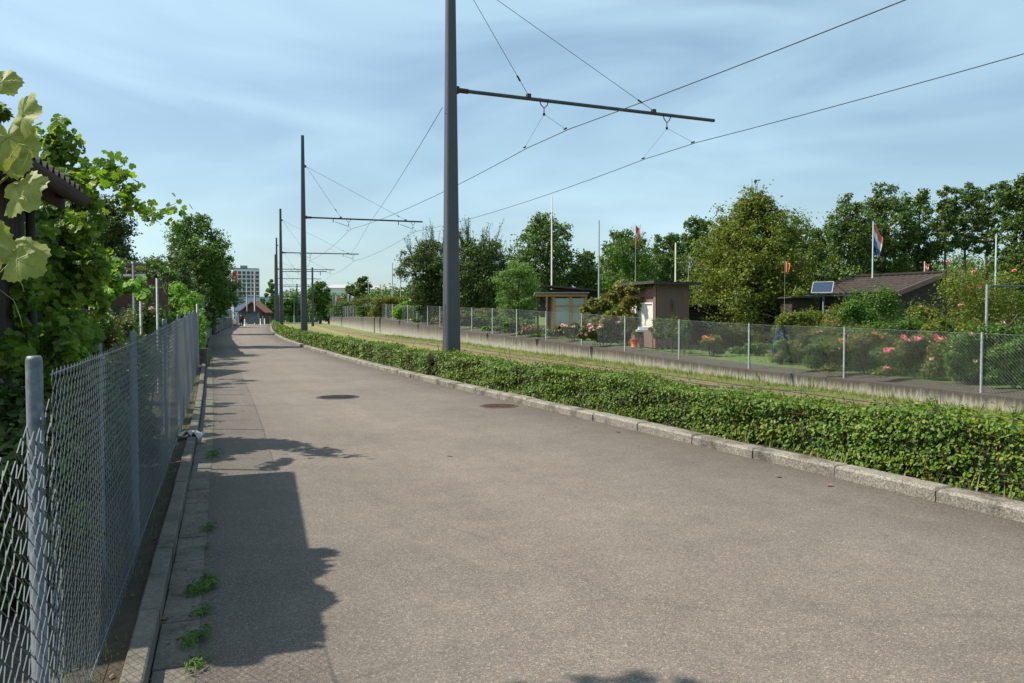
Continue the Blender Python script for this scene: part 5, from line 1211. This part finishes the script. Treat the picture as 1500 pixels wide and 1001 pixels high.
# weeds along the gutter joint
def weed(D, t, size, label, seed, n=60):
    rs = np.random.RandomState(seed); x, y = off(D, t, LC); r = empty('weed', (x, y, 0.004), label, 'weed', 'weeds growing in the gutter joint'); lf = MB()
    a = rs.uniform(0, 6.28, n); q = rs.rand(n)**.7*size; P_ = np.stack([np.cos(a)*q*.6, np.sin(a)*q*1.3, .015+rs.rand(n)*size*.28], 1); N_ = np.stack([np.cos(a)*.5, np.sin(a)*.5, np.ones(n)], 1)+rs.normal(size=(n,3))*.3
    leaves(lf, P_, N_, size*.42*rs.uniform(.5,1.2,n), 'long', rs); lf.build('foliage', G['weed'], r)
    st_ = MB()
    for i in range(7): st_.tube([(0,0,0), tuple(P_[i]*.6), tuple(P_[i])], .0015, 3, cap=False)
    st_.build('stem', G['weed'], r)
wl = ['weed tuft at the very bottom of the picture in the gutter', 'second weed tuft up from the picture bottom', 'bushy weed tuft above the shaded gutter joint', 'largest spreading weed in the shaded gutter', 'small weed above the largest spreading weed', 'small round weed midway along the shaded gutter', 'flat weed patch higher up the gutter, near the rag', 'tiny weed farther up the gutter beyond the rag']
for i, (D, t, s, n) in enumerate(((3.40,.19,.08,60),(3.66,.17,.10,90),(4.00,.20,.08,60),(4.38,.19,.12,120),(5.15,.2,.05,30),(5.6,.2,.09,60),(8.6,.22,.13,60),(13.5,.2,.08,30))): weed(D, t, s, wl[i], 500+i, n)
# grass tufts at kerb foot, track bed and wall foot
def grass():
    rs = np.random.RandomState(77); lf = MB()
    def tuft(x, y, z, h, n, sp, mi=0):
        a = rs.uniform(0, 6.28, n); b = np.stack([x+rs.normal(0, sp, n), y+rs.normal(0, sp, n), np.full(n, z)], 1); l = h*rs.uniform(.5,1.2,n)
        tip = b+np.stack([np.cos(a)*l*.45, np.sin(a)*l*.45, l], 1); wv = np.stack([-np.sin(a), np.cos(a), np.zeros(n)], 1)*(h*.045)
        V = np.stack([b-wv, b+wv, tip], 1).reshape(-1,3); lf.add(V, np.arange(n*3).reshape(-1,3), mi)
    zt = lambda D, t: .02+(TB(D)-.02)*(t-.35)/(WT-.35)
    for D in np.arange(6, 60, .055):
        for (ta, tb, p, h) in ((.4,1.9,.8,.08),(2.05,2.9,.6,.06),(3.05,5.6,1.2,.08),(5.75,6.6,.7,.06),(6.75,7.4,.8,.09),(7.4,8.33,1.6,.14)):
            for _ in range(int(p+rs.rand())+(1 if D < 30 else 0)):
                t = rs.uniform(ta, tb); dd = D+rs.rand()*.06; x, y = off(dd, t); f = 1+max(0, dd-20)*.02; tuft(x, y, zt(dd, t)-.01, h*rs.uniform(.5,1.4)*(1.9 if rs.rand() < .03 else 1), 6, .04*f)
    for D in np.arange(2.5, 26, .04):
        x, y = off(D, rs.uniform(-.33,-.15), LC); tuft(x, y, .04, .07, 4, .03)
    for D in np.arange(5, 40, .3):
        if rs.rand() < .6: x, y = off(D, -.55+rs.normal(0,.03)); tuft(x, y, .09, .16, 7, .03)
    for D in np.arange(2.6, 22, .16):
        x, y = off(D, .19+rs.normal(0,.012), LC)
        if rs.rand() < .5: tuft(x, y, .0, .035, 6, .012)
    for D in np.arange(6, 50, .12):
        t = WT+rs.uniform(1.2, 5); x, y = off(D, t); tuft(x, y, WTOP(D)+.08, .14, 12, .12)
    tag(lf.build('grass', G['grass']), 'short green and straw coloured grass on the track bed and verges', 'grass', kind='stuff')
grass()
def cover():
    rs = np.random.RandomState(88); lf = MB()
    for D in np.arange(4, 36, .03):
        t = WT+rs.uniform(.75, 2.6) if D < 17 else WT+rs.uniform(.9, 6); 
        if D > 17 and rs.rand() < .55: continue
        x, y = off(D, t); k = rs.randint(5, 14); h = .34 if D < 17 else .12; sz = .05
        P_ = np.stack([x+rs.normal(0,.1,k), y+rs.normal(0,.1,k), WTOP(D)+.07+rs.rand(k)*h*min(1, .35+(t-WT-.7)*.8)], 1)
        leaves(lf, P_, rs.normal(size=(k,3))*.6+np.array([-.2,-.3,.6]), sz*rs.uniform(.5,1.5,k), 'long' if rs.rand() < .5 else 'oval', rs)
    tag(lf.build('ground_cover', G['mid']), 'low mixed weeds and leaves covering the garden edge behind the fence', 'ground cover', kind='stuff')
cover()
# litter
rs = np.random.RandomState(15)
def on_road(px, py, z=.004): d = ray(px, py); k = (z-CAMZ)/d[2]; return np.array([d[0]*k, d[1]*k, z])
V = []; Fs = []; o_ = MB(); p = np.array([*off(9.55, -.07, LC), .10])
for i in range(10):
    for j in range(8):
        u, v = i/9-.5, j/7-.5; V.append((u*.30, v*.17*(1+.4*math.sin(i)), .03+.035*math.sin(i*1.9+j*1.3)*math.cos(j*1.7)-.18*max(0, abs(u)-.3)))
for i in range(9):
    for j in range(7): q = i*8+j; Fs.append((q,q+8,q+9,q+1))
o = o_.add(V, Fs).build('rag', M['rag'], smooth=True); o.location = p; tag(o, 'crumpled pale rag lying over the left kerb', 'rag')
lm = MB(); n = 1; leaves(lm, np.zeros((1,3)), np.array([[.1,.1,1.]]), np.array([.055]), 'lobed', rs); lo0 = lm.build('fallen_leaf', M['drybrown'])
spots = [(658,667,'small pale brown fallen leaf in the middle of the path'),(1215,710,'fallen brown leaf near the kerb at right'),(1140,697,'tiny fallen leaf beside the kerb joint'),(355,601,'green brown fallen leaf in the sun at left'),(905,632,'fallen leaf lying close to the kerb in mid distance'),(262,672,'dry leaf in the gutter below the rag'),(240,905,'dry leaf in the shaded gutter beside the largest weed')]
for i, (px, py, lab) in enumerate(spots):
    o = lo0 if i == 0 else lo0.copy()
    if i: scene.collection.objects.link(o)
    o.location = on_road(px, py, .016); o.rotation_euler = (rs.uniform(-.2,.2), rs.uniform(-.2,.2), rs.uniform(0,6)); tag(o, lab, 'leaf', 'fallen leaves on the path')
lt = MB()
for D in np.arange(2.6, 30, .035):
    for t0, fn in ((rs.uniform(.0,.2), LC), (KT-rs.exponential(.05), MC)):
        if rs.rand() < .55: x, y = off(D+rs.rand()*.03, t0, fn); leaves(lt, np.array([[x,y,.008]]), np.array([[0,0,1.]])+rs.normal(size=(1,3))*.25, np.array([rs.uniform(.008,.026)]), 'quad', rs)
    if rs.rand() < .5: x, y = off(D, rs.uniform(-.3,-.1), LC); leaves(lt, np.array([[x,y,.07]]), np.array([[0,0,1.]])+rs.normal(size=(1,3))*.3, np.array([rs.uniform(.015,.035)]), 'quad', rs)
tag(lt.build('leaf_litter', M['litter']), 'small dry leaf litter and crumbs along the gutter and kerb foot', 'litter', kind='stuff')
pb = MB()
pr = [(583,641),(658,668),(915,905),(750,767),(1040,860),(776,600),(440,560),(300,800),(330,730)]
ms = MB()
for i in range(110):
    px, py = rs.uniform(280,1480), rs.uniform(600,1000); q = on_road(px, py, 0); s = rs.uniform(.003,.007)
    c_ = q+np.array([0,0,s*.3]); a = rs.uniform(0,6.28,5); V = [tuple(c_+np.array([math.cos(k*1.257+a[0])*s*rs.uniform(.6,1.2), math.sin(k*1.257+a[0])*s*rs.uniform(.6,1.2), -s*.3])) for k in range(5)]+[tuple(c_+np.array([0,0,s*.5]))]
    t_, b_ = off(q[1], KT)[0], off(q[1], .1, LC)[0]
    if b_ < q[0] < t_: ms.add(V, [(k,(k+1)%5,5) for k in range(5)])
tag(ms.build('grit', M['pebble']), 'scattered pale grit on the asphalt', 'grit', kind='stuff')

print('WALLY', {p: round(wally(p),1) for p in (480,550,600,700,780,830,900,962,1042,1102,1200,1300,1400,1500)}, [round(gz(*at(p,461,wally(p)+3)[:2]),2) for p in (600,700,830,962,1102,1300,1500)])
